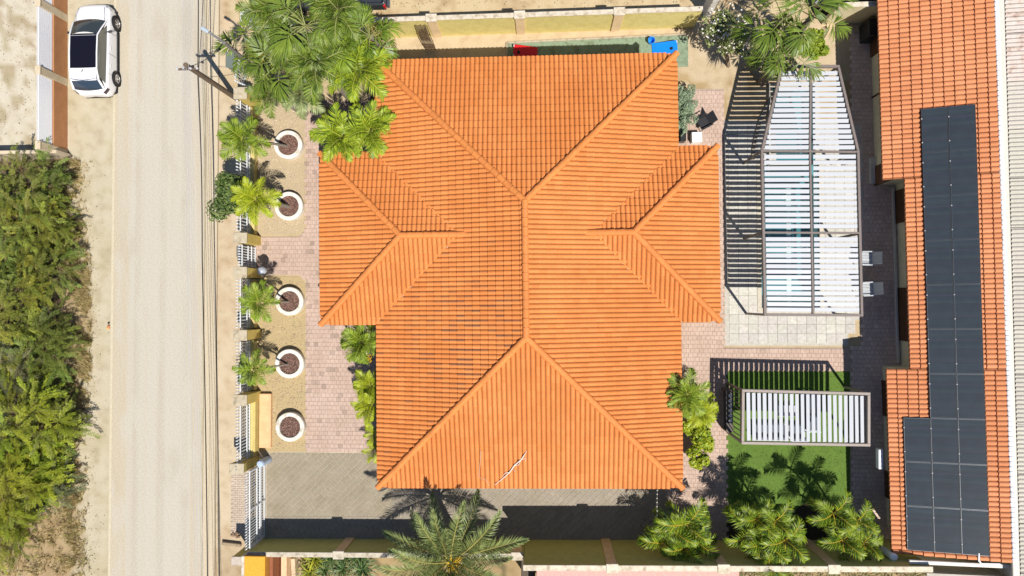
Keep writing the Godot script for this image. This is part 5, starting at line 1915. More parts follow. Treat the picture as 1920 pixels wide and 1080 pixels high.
func frond_set(kind: String) -> Array:
	if fronds.has(kind):
		return fronds[kind]
	var out := []
	for i in 5:
		match kind:
			"yellowing": out.append(feather(1.15, 26, 0.36, 0.03, rnd(0.3, 0.5), rnd(1.2, 1.6), 0.1, Color(0.30, 0.24, 0.06), Color(0.48, 0.36, 0.10), Color(0.40, 0.28, 0.10)).mesh())
			"grove": out.append(feather(1.75, 36, 0.62, 0.04, rnd(0.5, 0.9), rnd(1.2, 2.0), 0.2, Color(0.035, 0.07, 0.010), Color(0.19, 0.25, 0.035), Color(0.30, 0.30, 0.12)).mesh())
			"pale": out.append(feather(1.6, 36, 0.6, 0.045, rnd(0.5, 0.9), rnd(1.2, 2.0), 0.1, Color(0.09, 0.13, 0.04), Color(0.30, 0.34, 0.15), Color(0.34, 0.32, 0.14)).mesh())
			"lawn": out.append(feather(1.4, 34, 0.46, 0.036, rnd(0.5, 0.85), rnd(1.2, 1.9), 0.3, Color(0.10, 0.17, 0.012), Color(0.30, 0.36, 0.025), Color(0.30, 0.34, 0.05)).mesh())
			"gold": out.append(feather(1.3, 34, 0.42, 0.036, rnd(0.5, 0.85), rnd(1.2, 1.9), 0.3, Color(0.17, 0.22, 0.012), Color(0.34, 0.38, 0.02), Color(0.36, 0.36, 0.04)).mesh())
			"planter": out.append(feather(1.25, 32, 0.46, 0.036, rnd(0.45, 0.8), rnd(1.3, 2.0), 0.28, Color(0.075, 0.13, 0.012), Color(0.24, 0.31, 0.03), Color(0.28, 0.32, 0.05)).mesh())
			"date": out.append(feather(3.25, 66, 0.60, 0.036, rnd(0.6, 0.8), rnd(0.7, 1.1), 0.5, Color(0.06, 0.09, 0.025), Color(0.22, 0.26, 0.085), Color(0.32, 0.28, 0.08)).mesh())
			"clump": out.append(feather(1.65, 30, 0.52, 0.044, rnd(0.8, 1.1), rnd(1.7, 2.4), 0.2, Color(0.03, 0.08, 0.007), Color(0.24, 0.30, 0.018), Color(0.40, 0.30, 0.03)).mesh())
			"fan": out.append(fan_leaf(rnd(0.8, 1.2), rnd(0.85, 1.05), rnd(0.2, 0.5), rnd(0.5, 1.0), Color(0.025, 0.06, 0.008), Color(0.19, 0.25, 0.035)).mesh())
			"brightfan": out.append(fan_leaf(rnd(0.7, 1.0), rnd(0.8, 0.95), rnd(0.2, 0.5), rnd(0.5, 1.0), Color(0.04, 0.085, 0.010), Color(0.21, 0.29, 0.03)).mesh())
			"dry": out.append(fan_leaf(rnd(0.6, 0.9), rnd(0.6, 0.8), rnd(-0.2, 0.1), rnd(0.5, 1.0), Color(0.36, 0.28, 0.13), Color(0.5, 0.42, 0.24)).mesh())
	fronds[kind] = out
	return out

func crown_of(t: Node3D, c: Vector3, kind: String, n: int, s: float, wind: float, m: Material, lo := -0.55, hi := 0.75) -> void:
	var set_ := frond_set(kind)
	for i in n:
		var u := (i + 0.5) / n
		var yaw := i * 2.39996 + rnd(-0.2, 0.2)
		yaw -= wind * sin(yaw - PI)
		var tilt := lerpf(lo, hi, pow(u, 1.3)) + rnd(-0.1, 0.1)
		var b := Basis(Vector3.UP, yaw) * Basis(Vector3.BACK, tilt) * Basis(Vector3.RIGHT, rnd(-0.25, 0.25)) * Basis.from_scale(Vector3.ONE * s * rnd(0.85, 1.08))
		obj("frond", set_[rng.randi() % set_.size()], m, t, Transform3D(b, c + Vector3(0, -0.12 * (1 - u), 0)))

func stem(t: Node3D, a: Vector3, b: Vector3, r0: float, r1: float, k: Color, bend := 0.0) -> void:
	var p := PackedVector3Array()
	var r := PackedFloat32Array()
	var n := 14
	for i in n + 1:
		var u := i / float(n)
		var q := a.lerp(b, u)
		q.y = lerpf(a.y, b.y, lerpf(u, 1.0 - (1.0 - u) * (1.0 - u), bend))
		p.push_back(q)
		r.push_back(lerpf(r0, r1, u) * (1.0 + 0.25 * pow(1.0 - u, 4.0)) * (1.05 if i % 2 else 0.97))
	var g := Geo.new()
	g.col = k
	g.tube(p, r, 9)
	obj("trunk", g, MT.bark, t)

func palm(called: String, label: String, base: Vector3, crown: Vector3, kind: String, n: int, s: float, wind: float, tr := 0.07, group := "", lo := -0.55, hi := 0.75, bend := 0.3) -> Node3D:
	var t := thing(called, label, "palm tree", base, 0, group)
	var c := crown - base
	stem(t, Vector3.ZERO, c - Vector3(0, 0.12, 0), tr * 1.15, tr * 0.8, Color(0.34, 0.30, 0.26), bend)
	if kind in ["lawn", "gold", "planter", "grove"]:
		var g := Geo.new()
		g.col = Color(0.16, 0.24, 0.06)
		g.tube(PackedVector3Array([c - Vector3(0, 0.4, 0), c - Vector3(0, 0.2, 0), c + Vector3(0, 0.06, 0)]), PackedFloat32Array([tr * 1.0, tr * 1.1, tr * 0.5]), 9)
		obj("crownshaft", g, MT.leaf, t)
	if kind in ["planter", "gold", "lawn"]:
		crown_of(t, c - Vector3(0, 0.15, 0), "yellowing", 1 + rng.randi() % 3, s * 0.85, wind, MT.leaf, -1.25, -0.8)
	crown_of(t, c, kind, n, s, wind, MT.fanleaf if "fan" in kind else MT.leaf, lo, hi)
	return t

func planters_and_palms() -> void:
	var P := [[539.5, 271, 0], [540.5, 386, 0], [541.5, 565, 0], [542, 682, 0], [543, 801, 0]]
	var where := ["uppermost, below the palm grove", "second from the top", "just below the entrance path", "next above the empty one", "lowest, holding no palm"]
	for i in 5:
		var t := thing("planter", "round white planter ring full of brown bark, " + where[i], "planter", at(P[i][0], P[i][1], 0.4) * Vector3(1, 0, 1), 0, "white round planters along the front yard")
		var g := Geo.new()
		g.col = tone(Color(0.78, 0.765, 0.72), 0.04)
		g.lathe(PackedVector2Array([Vector2(0.66, 0.0), Vector2(0.68, 0.34), Vector2(0.665, 0.385), Vector2(0.63, 0.40), Vector2(0.52, 0.40), Vector2(0.49, 0.385), Vector2(0.48, 0.25)]), 44)
		obj("ring", g, MT.stone if i % 2 else MT.slab, t, X(Vector3.ZERO, rnd(0, 6), rnd(-0.012, 0.012), rnd(0.985, 1.02)))
		g = Geo.new()
		g.col = Color(0.17, 0.105, 0.085)
		g.lathe(PackedVector2Array([Vector2(0.485, 0.285), Vector2(0.3, 0.315), Vector2(0.0, 0.33)]), 24)
		obj("soil", g, MT.soil, t)
		g = Geo.new()
		for j in 420:
			var a := rnd(0, TAU)
			var r := 0.47 * sqrt(rng.randf())
			g.col = tone(Color(0.21, 0.125, 0.10), 0.5)
			g.box(Transform3D(Basis.from_euler(Vector3(rnd(-0.5, 0.5), rnd(0, 6), rnd(-0.5, 0.5))), Vector3(cos(a) * r, 0.325, sin(a) * r)), Vector3(rnd(0.03, 0.07), 0.015, rnd(0.02, 0.04)))
		stuff(obj("bark_mulch", g, MT.plain, t))
	var grp := "palms in the white planters"
	palm("palm_tree", "slim feather palm leaning over the fence from the uppermost white planter", at(538, 274, 0.3), at(457, 262, 3.0), "planter", 15, 1.0, 0.55, 0.055, grp, -0.6, 0.6)
	palm("palm_tree", "yellow green feather palm in front of the round dark tree, from the second white planter", at(540, 387, 0.3), at(480, 372, 2.8), "gold", 15, 0.92, 0.5, 0.075, grp, -0.6, 0.6)
	palm("palm_tree", "slim feather palm leaning left from the white planter just below the entrance path", at(541, 566, 0.3), at(486, 565, 2.3), "planter", 12, 0.85, 0.45, 0.045, grp, -0.6, 0.5)
	palm("palm_tree", "smallest feather palm with a bent bare stem, from the fourth white planter", at(541, 683, 0.3), at(477, 692, 2.1), "planter", 11, 0.78, 0.5, 0.04, grp, -0.6, 0.5)
	# by the house front
	grp = "palms along the house front"
	palm("palm_tree", "bright feather palm overlapping the left wing roof's upper corner", at(686, 292), at(643, 257, 3.6), "lawn", 17, 1.05, 0.35, 0.09, grp)
	palm("palm_tree", "bright feather palm with fronds resting on the roof valley", at(714, 285), at(693, 246, 3.9), "lawn", 15, 0.98, 0.1, 0.09, grp)
	palm("palm_tree", "bright feather palm at the house's upper left corner beside the fan palm grove", at(700, 190), at(672, 132, 4.0), "lawn", 17, 1.2, 0.6, 0.09, grp)
	palm("palm_tree", "full feather palm with orange fruit below the left wing roof", at(706, 632), at(680, 640, 2.9), "planter", 17, 0.92, 0.15, 0.09, grp)
	palm("palm_tree", "yellow green feather palm midway along the lower front wall of the house", at(716, 700), at(694, 722, 2.4), "gold", 12, 0.8, 0.3, 0.06, grp)
	palm("palm_tree", "feather palm pointing left over the brick paving by the lower front wall", at(722, 735), at(697, 756, 2.2), "gold", 13, 0.85, 0.3, 0.06, grp)
	palm("palm_tree", "small young palm above the lowest one at the house front", at(722, 800), at(704, 815, 1.5), "gold", 9, 0.55, 0.2, 0.05, grp)
	palm("palm_tree", "small young palm lowest along the house front by the grey driveway", at(722, 826), at(705, 845, 1.4), "gold", 9, 0.55, 0.2, 0.05, grp)
	var fr := Geo.new()
	for i in 60:
		fr.col = tone(Color(0.62, 0.36, 0.02), 0.2)
		var d := Vector3(rnd(-1, 1), rnd(-1, 0.6), rnd(-1, 1)) * 0.17
		fr.box(X(d), Vector3(0.05, 0.05, 0.05), 0.02)
	var fo := get_node("palm_tree_007")
	obj("fruit_bunch", fr, MT.plastic, fo, X(at(690, 672, 2.5) - fo.position))
	# behind the house
	palm("palm_tree", "dark feather palm with fronds over the right eave of the house", at(1270, 745), at(1286, 738, 3.5), "planter", 13, 0.95, 0.5, 0.07)
	# the grove of fan palms at the street corner
	var grove := [[470, 88, 4.2, "fan", 13, 0.95, "with dry brown leaves nearest the utility pole"], [512, 28, 5.0, "grove", 14, 1.05, "at the top edge nearest the street"], [572, 48, 5.4, "fan", 15, 1.15, "tall and at the upper middle of the grove"],
		[636, 22, 5.2, "grove", 14, 1.1, "at the top edge near the pickup"], [694, 66, 4.6, "brightfan", 14, 1.0, "bright and rightmost, above the house's upper left corner"], [524, 118, 4.4, "fan", 14, 1.0, "in the middle of the grove on its street side"],
		[592, 122, 5.0, "grove", 15, 1.1, "in the very middle of the grove"], [508, 176, 3.4, "grove", 12, 0.85, "lowest of the grove above the first planter"], [566, 176, 3.6, "pale", 13, 0.9, "low on the grove's side towards the brick paving"], [640, 88, 4.6, "brightfan", 13, 1.0, "between the middle of the grove and the house"], [545, 75, 4.7, "pale", 12, 0.95, "half hidden in the grove's upper left part"]]
	for q in grove:
		var c := at(q[0], q[1], q[2])
		palm("grove_palm", ("fan palm " if "fan" in q[3] else "feather palm ") + q[6], Vector3(c.x + rnd(0.1, 0.5), 0, c.z + rnd(-0.2, 0.2)), c, q[3], q[4] + 1, q[5] * rnd(0.7, 0.92), 0.3, 0.14, "grove of palms at the street corner", -0.9, 0.9)
	var p0 := get_node("grove_palm")
	var dry := frond_set("dry")
	for i in 6:
		obj("dry_frond", dry[i % 5], MT.fanleaf, p0, Transform3D(Basis(Vector3.UP, PI * 0.7 + i * 0.5) * Basis(Vector3.BACK, -0.7), at(470, 88, 3.8) - p0.position))
	for q in [[476, 90, 4.35], [484, 108, 4.2]]:
		fr = Geo.new()
		for i in 70:
			fr.col = tone(Color(0.55, 0.36, 0.03), 0.25)
			fr.box(X(Vector3(rnd(-1, 1), rnd(-0.5, 0.5), rnd(-1, 1)) * 0.24), Vector3(0.05, 0.05, 0.05), 0.015)
		obj("flower_bunch", fr, MT.plastic, p0, X(at(q[0], q[1], q[2]) - p0.position))
	# the pair by the top right wall
	var pq := [[1468, 36, 4.4, 9, 0.98, "large and leftmost, beside the white flowering tree"], [1524, 30, 4.6, 10, 0.95, "reaching the cream wall"], [1470, 92, 3.5, 8, 0.9, "drooping over the large pergola's tapered end"]]
	for q in pq:
		var c := at(q[0], q[1], q[2])
		palm("fan_palm", "top right fan palm " + q[5], Vector3(c.x + rnd(-0.2, 0.2), 0, c.z + 0.3), c, "fan", q[3], q[4], 0.1, 0.15, "fan palms behind the large pergola", -0.85, 0.8)
	# date palm beyond the driveway wall
	var db := at(872, 1042)
	var d := palm("date_palm", "big date palm with long stiff grey green fronds beyond the driveway wall", db, at(845, 1053, 3.7), "date", 26, 0.98, 0.0, 0.2, "", -0.75, 0.6, 0.0)
	fr = Geo.new()
	for i in 60:
		fr.col = tone(Color(0.62, 0.40, 0.03), 0.2)
		var a := Vector3(rnd(-1, 1), rnd(-0.1, 0.6), rnd(-1, 1)) * 0.45
		bar(fr, Vector3.ZERO, a, 0.02, 0.02)
	obj("fruit_bunch", fr, MT.leaf, d, X(at(852, 1058, 3.75) - db))
	# clumping palms along the tall wall
	var cl := [[1262, 975, [[1262, 985, 2.3], [1290, 975, 2.4], [1285, 1020, 2.3], [1305, 1005, 2.0], [1245, 1010, 2.0]], "left, by the string of lights"], [1436, 962, [[1415, 965, 2.7], [1455, 970, 2.9], [1475, 1005, 2.7], [1430, 1010, 2.6], [1400, 990, 2.2]], "middle, on the lawn's lower edge"], [1570, 966, [[1560, 955, 2.7], [1610, 970, 2.6], [1625, 1010, 2.4], [1580, 1005, 2.5]], "right, beside the annex"]]
	for q in cl:
		var b := at(q[0], q[1])
		var t := thing("clumping_palm", "clump of yellow stemmed palms against the tall back wall, " + q[3], "palm tree", b, 0, "clumping palms along the tall back wall")
		for s in q[2]:
			var c := at(lerpf(s[0], q[0] + 14, 0.12), s[1] + 7, s[2]) - b
			stem(t, Vector3(c.x * 0.25, 0, c.z * 0.25), c, 0.05, 0.035, Color(0.30, 0.28, 0.10), 0.2)
			crown_of(t, c, "clump", 6, rnd(0.72, 1.0), 0.1, MT.leaf, -0.85, 0.4)
			crown_of(t, c, "planter", 2, 0.8, 0.1, MT.leaf, -0.6, 0.2)
	var b2 := at(1452, 1072)
	var t2 := thing("clumping_palm", "thin leaning palm clump outside the tall back wall at the bottom edge", "palm tree", b2)
	for s in [[1440, 1058, 3.0], [1462, 1068, 2.8]]:
		var c := at(s[0], s[1], s[2]) - b2
		stem(t2, Vector3.ZERO, c, 0.05, 0.035, Color(0.30, 0.28, 0.10), 0.2)
		crown_of(t2, c, "clump", 8, 0.6, 0.0, MT.leaf, -0.9, 0.5)

# ---------------------------------------------------------------- leafy plants
func leaf_cloud(g: Geo, c: Vector3, r: Vector3, n: int, size: float, k1: Color, k2: Color, shell := 0.55, lumps := 6) -> void:
	var hub := []
	for i in lumps:
		hub.append([c + Vector3(rnd(-1, 1), rnd(-0.6, 0.8), rnd(-1, 1)) * r * 0.62, rnd(0.32, 0.55)])
	for i in n:
		var h: Array = hub[rng.randi() % lumps]
		var d := Vector3(rnd(-1, 1), rnd(-0.7, 1), rnd(-1, 1)).normalized()
		var q: Vector3 = h[0] + d * r * h[1] * lerpf(shell, 1.0, rng.randf())
		var nrm := (d + Vector3(rnd(-0.7, 0.7), rnd(0, 0.9), rnd(-0.7, 0.7))).normalized()
		var u := nrm.cross(Vector3(rnd(-1, 1), rnd(-1, 1), rnd(-1, 1)).normalized()).normalized()
		var w := u.cross(nrm) * size * rnd(0.25, 0.4)
		var l := u * size * rnd(0.7, 1.2)
		g.col = tone(k1.lerp(k2, rng.randf()), 0.2)
		var mid := q + nrm * size * 0.08
		g.tri(q - l * 0.5, mid + w, q + l * 0.5)
		g.tri(q - l * 0.5, q + l * 0.5, mid - w)

func limbs(t: Node3D, top: Vector3, r: float, n: int, k: Color, tr: float) -> void:
	var g := Geo.new()
	g.col = k
	g.tube(PackedVector3Array([Vector3.ZERO, top * 0.35 + Vector3(0.04, 0, 0.02), top * 0.6]), PackedFloat32Array([tr * 1.3, tr, tr * 0.75]), 8)
	obj("trunk", g, MT.bark, t)
	for i in n:
		g = Geo.new()
		g.col = k
		var a := TAU * i / n + rnd(-0.4, 0.4)
		var e := top * 0.6 + Vector3(cos(a) * r * rnd(0.5, 0.85), top.y * rnd(0.25, 0.45), sin(a) * r * rnd(0.5, 0.85))
		g.tube(PackedVector3Array([top * 0.5, (top * 0.6).lerp(e, 0.5) + Vector3.UP * 0.08, e]), PackedFloat32Array([tr * 0.6, tr * 0.4, tr * 0.15]), 6)
		obj("branch", g, MT.bark, t)

func strap_plant(k1: Color, k2: Color, L: float) -> Geo:
	var g := Geo.new()
	for i in 34:
		var a := i * 2.4 + rnd(-0.2, 0.2)
		var u := Vector3(cos(a), 0, sin(a))
		var e := lerpf(1.35, 0.35, i / 34.0) + rnd(-0.1, 0.1)
		var s := Vector3(-u.z, 0, u.x)
		var p := Vector3(0, 0.1, 0)
		var l := L * rnd(0.8, 1.1)
		g.col = tone(k1.lerp(k2, rng.randf()), 0.2)
		var w := 0.05
		for j in 4:
			var d := (u * cos(e) + Vector3.UP * sin(e)).normalized()
			var q := p + d * l / 4
			var w2 := w * (0.9 if j < 2 else 0.55) if j < 3 else 0.002
			g.tri(p + s * w * 0.5, p - s * w * 0.5, q - s * w2 * 0.5)
			g.tri(p + s * w * 0.5, q - s * w2 * 0.5, q + s * w2 * 0.5)
			p = q
			w = w2
			e -= 0.42
	return g

func garden_plants() -> void:
	var t := thing("round_tree", "round dense dark green tree over the front fence behind the second planter palm", "tree", at(470, 388))
	limbs(t, at(432, 372, 2.1) - at(470, 388), 0.8, 6, Color(0.25, 0.2, 0.15), 0.09)
	var g := Geo.new()
	leaf_cloud(g, at(436, 370, 2.2) - t.position, Vector3(1.05, 0.8, 1.15), 5200, 0.15, Color(0.035, 0.065, 0.015), Color(0.14, 0.19, 0.05), 0.5, 16)
	obj("crown", g, MT.scrub, t)
	# clipped grey green hedge
	t = thing("hedge", "low grey green leafy hedge against the house by the black chair", "shrub", at(1268, 205))
	limbs(t, Vector3(0.1, 0.7, 0), 0.4, 5, Color(0.25, 0.2, 0.15), 0.05)
	g = Geo.new()
	for q in [[1284, 176, 0.75], [1290, 196, 0.85], [1286, 215, 0.8], [1272, 190, 0.8], [1274, 228, 0.7], [1276, 246, 0.5]]:
		leaf_cloud(g, at(q[0], q[1], q[2]) - t.position, Vector3(0.52, 0.36, 0.5) * (1.0 if q[2] > 0.6 else 0.62), 1500, 0.085, Color(0.10, 0.15, 0.085), Color(0.27, 0.34, 0.22), 0.75, 9)
	obj("crown", g, MT.scrub, t)
	# golden shrub by the right wall of the house
	t = thing("golden_shrub", "dense yellow green feathery shrub along the right wall of the house", "shrub", at(1298, 815))
	limbs(t, Vector3(0.1, 1.0, 0), 0.5, 6, Color(0.25, 0.2, 0.12), 0.05)
	g = Geo.new()
	for q in [[1300, 772, 1.6], [1314, 798, 1.6], [1316, 828, 1.4], [1306, 856, 1.1], [1302, 812, 1.8], [1318, 772, 1.4], [1300, 744, 1.7]]:
		leaf_cloud(g, at(q[0], q[1], q[2]) - t.position, Vector3(0.55, 0.5, 0.6), 1100, 0.15, Color(0.12, 0.20, 0.012), Color(0.32, 0.34, 0.02), 0.5, 7)
	obj("crown", g, MT.leaf, t)
	palm("palm_tree", "feather palm growing out of the golden shrub by the right wall of the house", at(1292, 790), at(1308, 766, 2.4), "gold", 13, 0.8, 0.0, 0.05)
	# white flowering tree
	t = thing("flowering_tree", "open branched tree with white flowers at the house's upper right corner", "tree", at(1366, 124))
	limbs(t, at(1352, 62, 2.2) - at(1366, 124), 0.9, 8, Color(0.35, 0.27, 0.2), 0.07)
	g = Geo.new()
	var fl := Geo.new()
	for q in [[1345, 40, 2.6], [1372, 30, 2.8], [1360, 62, 2.5], [1340, 70, 2.2], [1380, 75, 2.2], [1395, 55, 2.4], [1360, 92, 1.8], [1390, 95, 1.7], [1332, 52, 2.4]]:
		leaf_cloud(g, at(q[0], q[1], q[2]) - t.position, Vector3(0.5, 0.35, 0.5), 230, 0.12, Color(0.08, 0.12, 0.03), Color(0.27, 0.29, 0.11), 0.4, 6)
		for i in 11:
			fl.col = tone(Color(0.82, 0.80, 0.74), 0.06)
			var p: Vector3 = at(q[0], q[1], q[2]) - t.position + Vector3(rnd(-0.42, 0.42), rnd(0.1, 0.36), rnd(-0.42, 0.42))
			var a := rnd(0, TAU)
			for j in 5:
				var u := Vector3(cos(a + j * TAU / 5), 0.25, sin(a + j * TAU / 5)) * 0.035
				var w := Vector3(-u.z, 0, u.x) * 0.5
				fl.tri(p, p + u - w, p + u + w)
	obj("crown", g, MT.scrub, t)
	stuff(obj("flowers", fl, MT.plain, t))
	# bright feathery bush by the pergola
	t = thing("feathery_bush", "bright green feathery bush at the top end of the large pergola", "shrub", at(1520, 104))
	g = Geo.new()
	for q in [[1524, 82, 1.5], [1516, 100, 1.2], [1534, 100, 1.2], [1530, 70, 1.4]]:
		leaf_cloud(g, at(q[0], q[1], q[2]) - t.position, Vector3(0.42, 0.5, 0.42), 1000, 0.13, Color(0.10, 0.17, 0.012), Color(0.27, 0.32, 0.03), 0.4, 6)
	limbs(t, Vector3(0.05, 1.0, -0.2), 0.3, 5, Color(0.25, 0.2, 0.12), 0.04)
	obj("crown", g, MT.leaf, t)
	# strap leaved plants beyond the driveway wall
	var sp := [strap_plant(Color(0.035, 0.07, 0.025), Color(0.10, 0.16, 0.05), 0.85), strap_plant(Color(0.10, 0.14, 0.02), Color(0.30, 0.30, 0.03), 0.8)]
	var names := ["yellow tinged and first from the left, touching the wall", "dark green and first of the row against the wall", "dark green and second of the row against the wall", "dark green and third of the row against the wall", "bright yellow green at the picture's bottom edge", "mid green at the bottom edge, second from the left", "dark and broad, middle of the bottom row", "dark at the bottom edge left of the date palm"]
	var i := 0
	for q in [[588, 1052, 1], [620, 1046, 0], [645, 1044, 0], [672, 1046, 0], [578, 1074, 1], [606, 1072, 0], [640, 1072, 0], [678, 1070, 0]]:
		t = thing("strap_plant", "strap leaved garden plant, " + names[i], "plant", at(q[0], q[1], 0.4) * Vector3(1, 0, 1), rnd(0, 6), "strap leaved plants beyond the driveway wall")
		obj("leaves", sp[q[2]], MT.leaf, t, X(Vector3.ZERO, 0, 0, rnd(1.0, 1.25)))
		i += 1
	# leaf litter and low shrubs along the bottom edge on the right
	t = thing("thorn_shrub", "low yellow flecked shrub at the bottom edge beyond the white topped wall", "shrub", at(1788, 1072))
	g = Geo.new()
	leaf_cloud(g, Vector3(0, 0.4, 0), Vector3(0.9, 0.4, 0.5), 500, 0.12, Color(0.12, 0.13, 0.02), Color(0.45, 0.38, 0.04), 0.3, 8)
	obj("crown", g, MT.scrub, t)
	var tw := Geo.new()
	for j in 26:
		tw.col = tone(Color(0.25, 0.18, 0.12), 0.3)
		var a := Vector3(rnd(-0.9, 0.9), rnd(0.05, 0.4), rnd(-0.5, 0.5))
		bar(tw, a, a + Vector3(rnd(-0.5, 0.5), rnd(-0.05, 0.2), rnd(-0.4, 0.4)), 0.02, 0.02)
	obj("twigs", tw, MT.bark, t)

# ---------------------------------------------------------------- scrub across the street
func spray(k1: Color, k2: Color) -> Geo:
	var g := Geo.new()
	var p := Vector3.ZERO
	var pts := PackedVector3Array([p])
	var yaw := rnd(-0.2, 0.2)
	var el := rnd(0.5, 0.9)
	for i in 14:
		yaw += rnd(-0.12, 0.12)
		el -= rnd(0.03, 0.10)
		p += Vector3(cos(el) * cos(yaw), sin(el), cos(el) * sin(yaw)) * 0.11
		pts.push_back(p)
		if i < 2:
			continue
		for d: float in [-1.0, 1.0]:
			var f := Vector3(cos(yaw + d * rnd(0.35, 0.8)), rnd(-0.05, 0.4), sin(yaw + d * rnd(0.35, 0.8))).normalized()
			var l := rnd(0.18, 0.42) * (1.1 - i / 20.0)
			var s := f.cross(Vector3.UP).normalized()
			for j in 7:
				var q := p + f * l * (j + 1) / 7.0 - Vector3.UP * 0.06 * pow(j / 7.0, 2)
				g.col = tone(k1.lerp(k2, rng.randf() * (0.4 + 0.6 * j / 7.0)), 0.2)
				for e: float in [-1.0, 1.0]:
					var tip: Vector3 = q + (s * e + f * 0.9 + Vector3.UP * rnd(-0.3, 0.4)).normalized() * rnd(0.04, 0.075)
					g.tri(q - f * 0.016, tip, q + f * 0.016)
	g.col = Color(0.20, 0.16, 0.09)
	g.tube(pts, PackedFloat32Array([0.012, 0.012, 0.011, 0.010, 0.010, 0.009, 0.008, 0.008, 0.007, 0.006, 0.005, 0.004, 0.003, 0.003, 0.002]), 3, false)
	return g

func west_bushes() -> void:
	var sets := {}
	for q in [["dark", Color(0.055, 0.09, 0.018), Color(0.19, 0.26, 0.045)], ["olive", Color(0.08, 0.115, 0.018), Color(0.28, 0.33, 0.05)], ["lime", Color(0.09, 0.145, 0.012), Color(0.31, 0.39, 0.03)], ["grey", Color(0.06, 0.08, 0.04), Color(0.19, 0.21, 0.11)]]:
		var a := []
		for i in 6:
			a.append(spray(q[1], q[2]))
		sets[q[0]] = a
	var list := [[70, 350, 2.0, 1.7, "dark", "dark green and uppermost, just below the low cream wall", 95], [66, 425, 2.3, 2.0, "olive", "olive green with long sprays, second from the top", 125], [10, 395, 2.2, 1.6, "olive", "olive green and cut by the left edge near the top", 80], [96, 500, 1.8, 1.3, "dark", "dark green, right of the dry gap in the middle", 75], [28, 575, 2.3, 2.0, "olive", "yellowish olive at the left edge in the middle", 125],
		[92, 640, 1.9, 1.6, "dark", "dark green, reaching towards the road below the middle", 95], [40, 705, 2.0, 1.8, "grey", "grey green between the olive one and the bright one", 100], [58, 800, 2.6, 2.3, "lime", "biggest and brightest green, in the lower half", 160], [122, 790, 1.7, 1.2, "dark", "dark green on the road side of the brightest one", 60], [108, 905, 1.3, 1.1, "grey", "greyest and nearest the road in the lower half", 55], [38, 925, 2.4, 2.1, "lime", "bright green and lowest, at the left edge", 150], [20, 1000, 1.6, 1.4, "olive", "olive, tucked below the lowest bright one", 70], [30, 490, 2.0, 1.6, "dark", "dark green, filling the left edge above the yellowish olive one", 90], [14, 650, 1.9, 1.5, "olive", "olive, at the left edge below the yellowish olive one", 80], [72, 725, 1.8, 1.6, "dark", "dark green, just above the biggest bright one", 90], [60, 880, 1.9, 1.7, "lime", "bright, joining the two biggest bright ones", 100]]
	for q in list:
		var c := at(q[0] - 20, q[1], q[2] * 0.6)
		var b := Vector3(c.x, 0, c.z)
		var t := thing("thorn_bush", "wild bush across the street, " + q[5], "bush", b, 0, "wild bushes across the street")
		var g := Geo.new()
		var st: Array = sets[q[4]]
		var R: float = q[3]
		var hh: float = q[2]
		var lobes := []
		for i in int(6 + R * 4.0):
			var a := i * 2.39996 + rnd(-0.4, 0.4)
			var rr := R * 0.78 * sqrt((i + 0.3) / (6 + R * 4.0))
			lobes.append([Vector3(cos(a) * rr, hh * (0.88 - 0.5 * pow(rr / R, 2.0)) * rnd(0.72, 1.05), sin(a) * rr), a, rnd(0.75, 1.45), rnd(0.9, 1.2)])
		for i: int in int(q[6] * 1.5):
			var lb: Array = lobes[i % lobes.size()]
			var tw := rnd(-1.5, 1.5) + float(lb[1]) - 0.6 * sin(float(lb[1])) if rng.randf() < 0.75 else rnd(0, TAU)
			var s := rnd(0.5, 0.85)
			var bb := Basis(Vector3.UP, -tw) * Basis(Vector3.BACK, rnd(-0.7, 0.45)) * Basis(Vector3.RIGHT, rnd(-0.5, 0.5)) * Basis.from_scale(Vector3.ONE * s)
			var v := float(lb[2]) * rnd(0.75, 1.2)
			g.add(st[rng.randi() % 6], Transform3D(bb, lb[0] + Vector3(rnd(-0.15, 0.15), rnd(-0.35, 0.05), rnd(-0.15, 0.15))), Color(v * float(lb[3]) * 1.1, v, v * 0.9))
		obj("crown", g, MT.scrub, t)
		var w := Geo.new()
		w.col = Color(0.16, 0.12, 0.09)
		for i in 9:
			var a := TAU * i / 9 + rnd(-0.3, 0.3)
			w.tube(PackedVector3Array([Vector3(rnd(-0.1, 0.1), 0, rnd(-0.1, 0.1)), Vector3(cos(a) * R * 0.3, hh * 0.45, sin(a) * R * 0.3), Vector3(cos(a) * R * 0.62, hh * 0.72, sin(a) * R * 0.62)]), PackedFloat32Array([0.05, 0.035, 0.015]), 5)
		obj("trunk", w, MT.bark, t)
	# straw coloured grass fringe along the scrub
	var g := Geo.new()
	for i in 9000:
		var y := rnd(300, 1080)
		var edge := 145.0 + 20.0 * sin(y * 0.013) - 25.0 * sm(900, 1080, y)
		var x := edge + rng.randfn(2, 13)
		if y > 960 and rng.randf() < 0.6:
			x = rnd(0, edge)
		if x > 172 or fn2.get_noise_2d(x * 0.02, y * 0.02) < -0.12:
			continue
		var p := at(x, y)
		var k := Color(0.52, 0.41, 0.20) if rng.randf() < 0.7 else (Color(0.33, 0.31, 0.10) if rng.randf() < 0.6 else Color(0.20, 0.14, 0.08))
		for j in 5:
			g.col = tone(k, 0.25)
			var d := Vector3(rnd(-1, 1), rnd(0.5, 1.6), rnd(-1, 1)).normalized()
			var s := d.cross(Vector3(rnd(-1, 1), 0, rnd(-1, 1))).normalized() * 0.012
			g.tri(p - s, p + s, p + d * rnd(0.15, 0.42))
	var o := stuff(obj("dry_grass", g, MT.scrub))
	o.set_meta("label", "straw coloured dry grass fringe along the scrub across the street")
	# clods and debris on the verge and the sandy lots
	g = Geo.new()
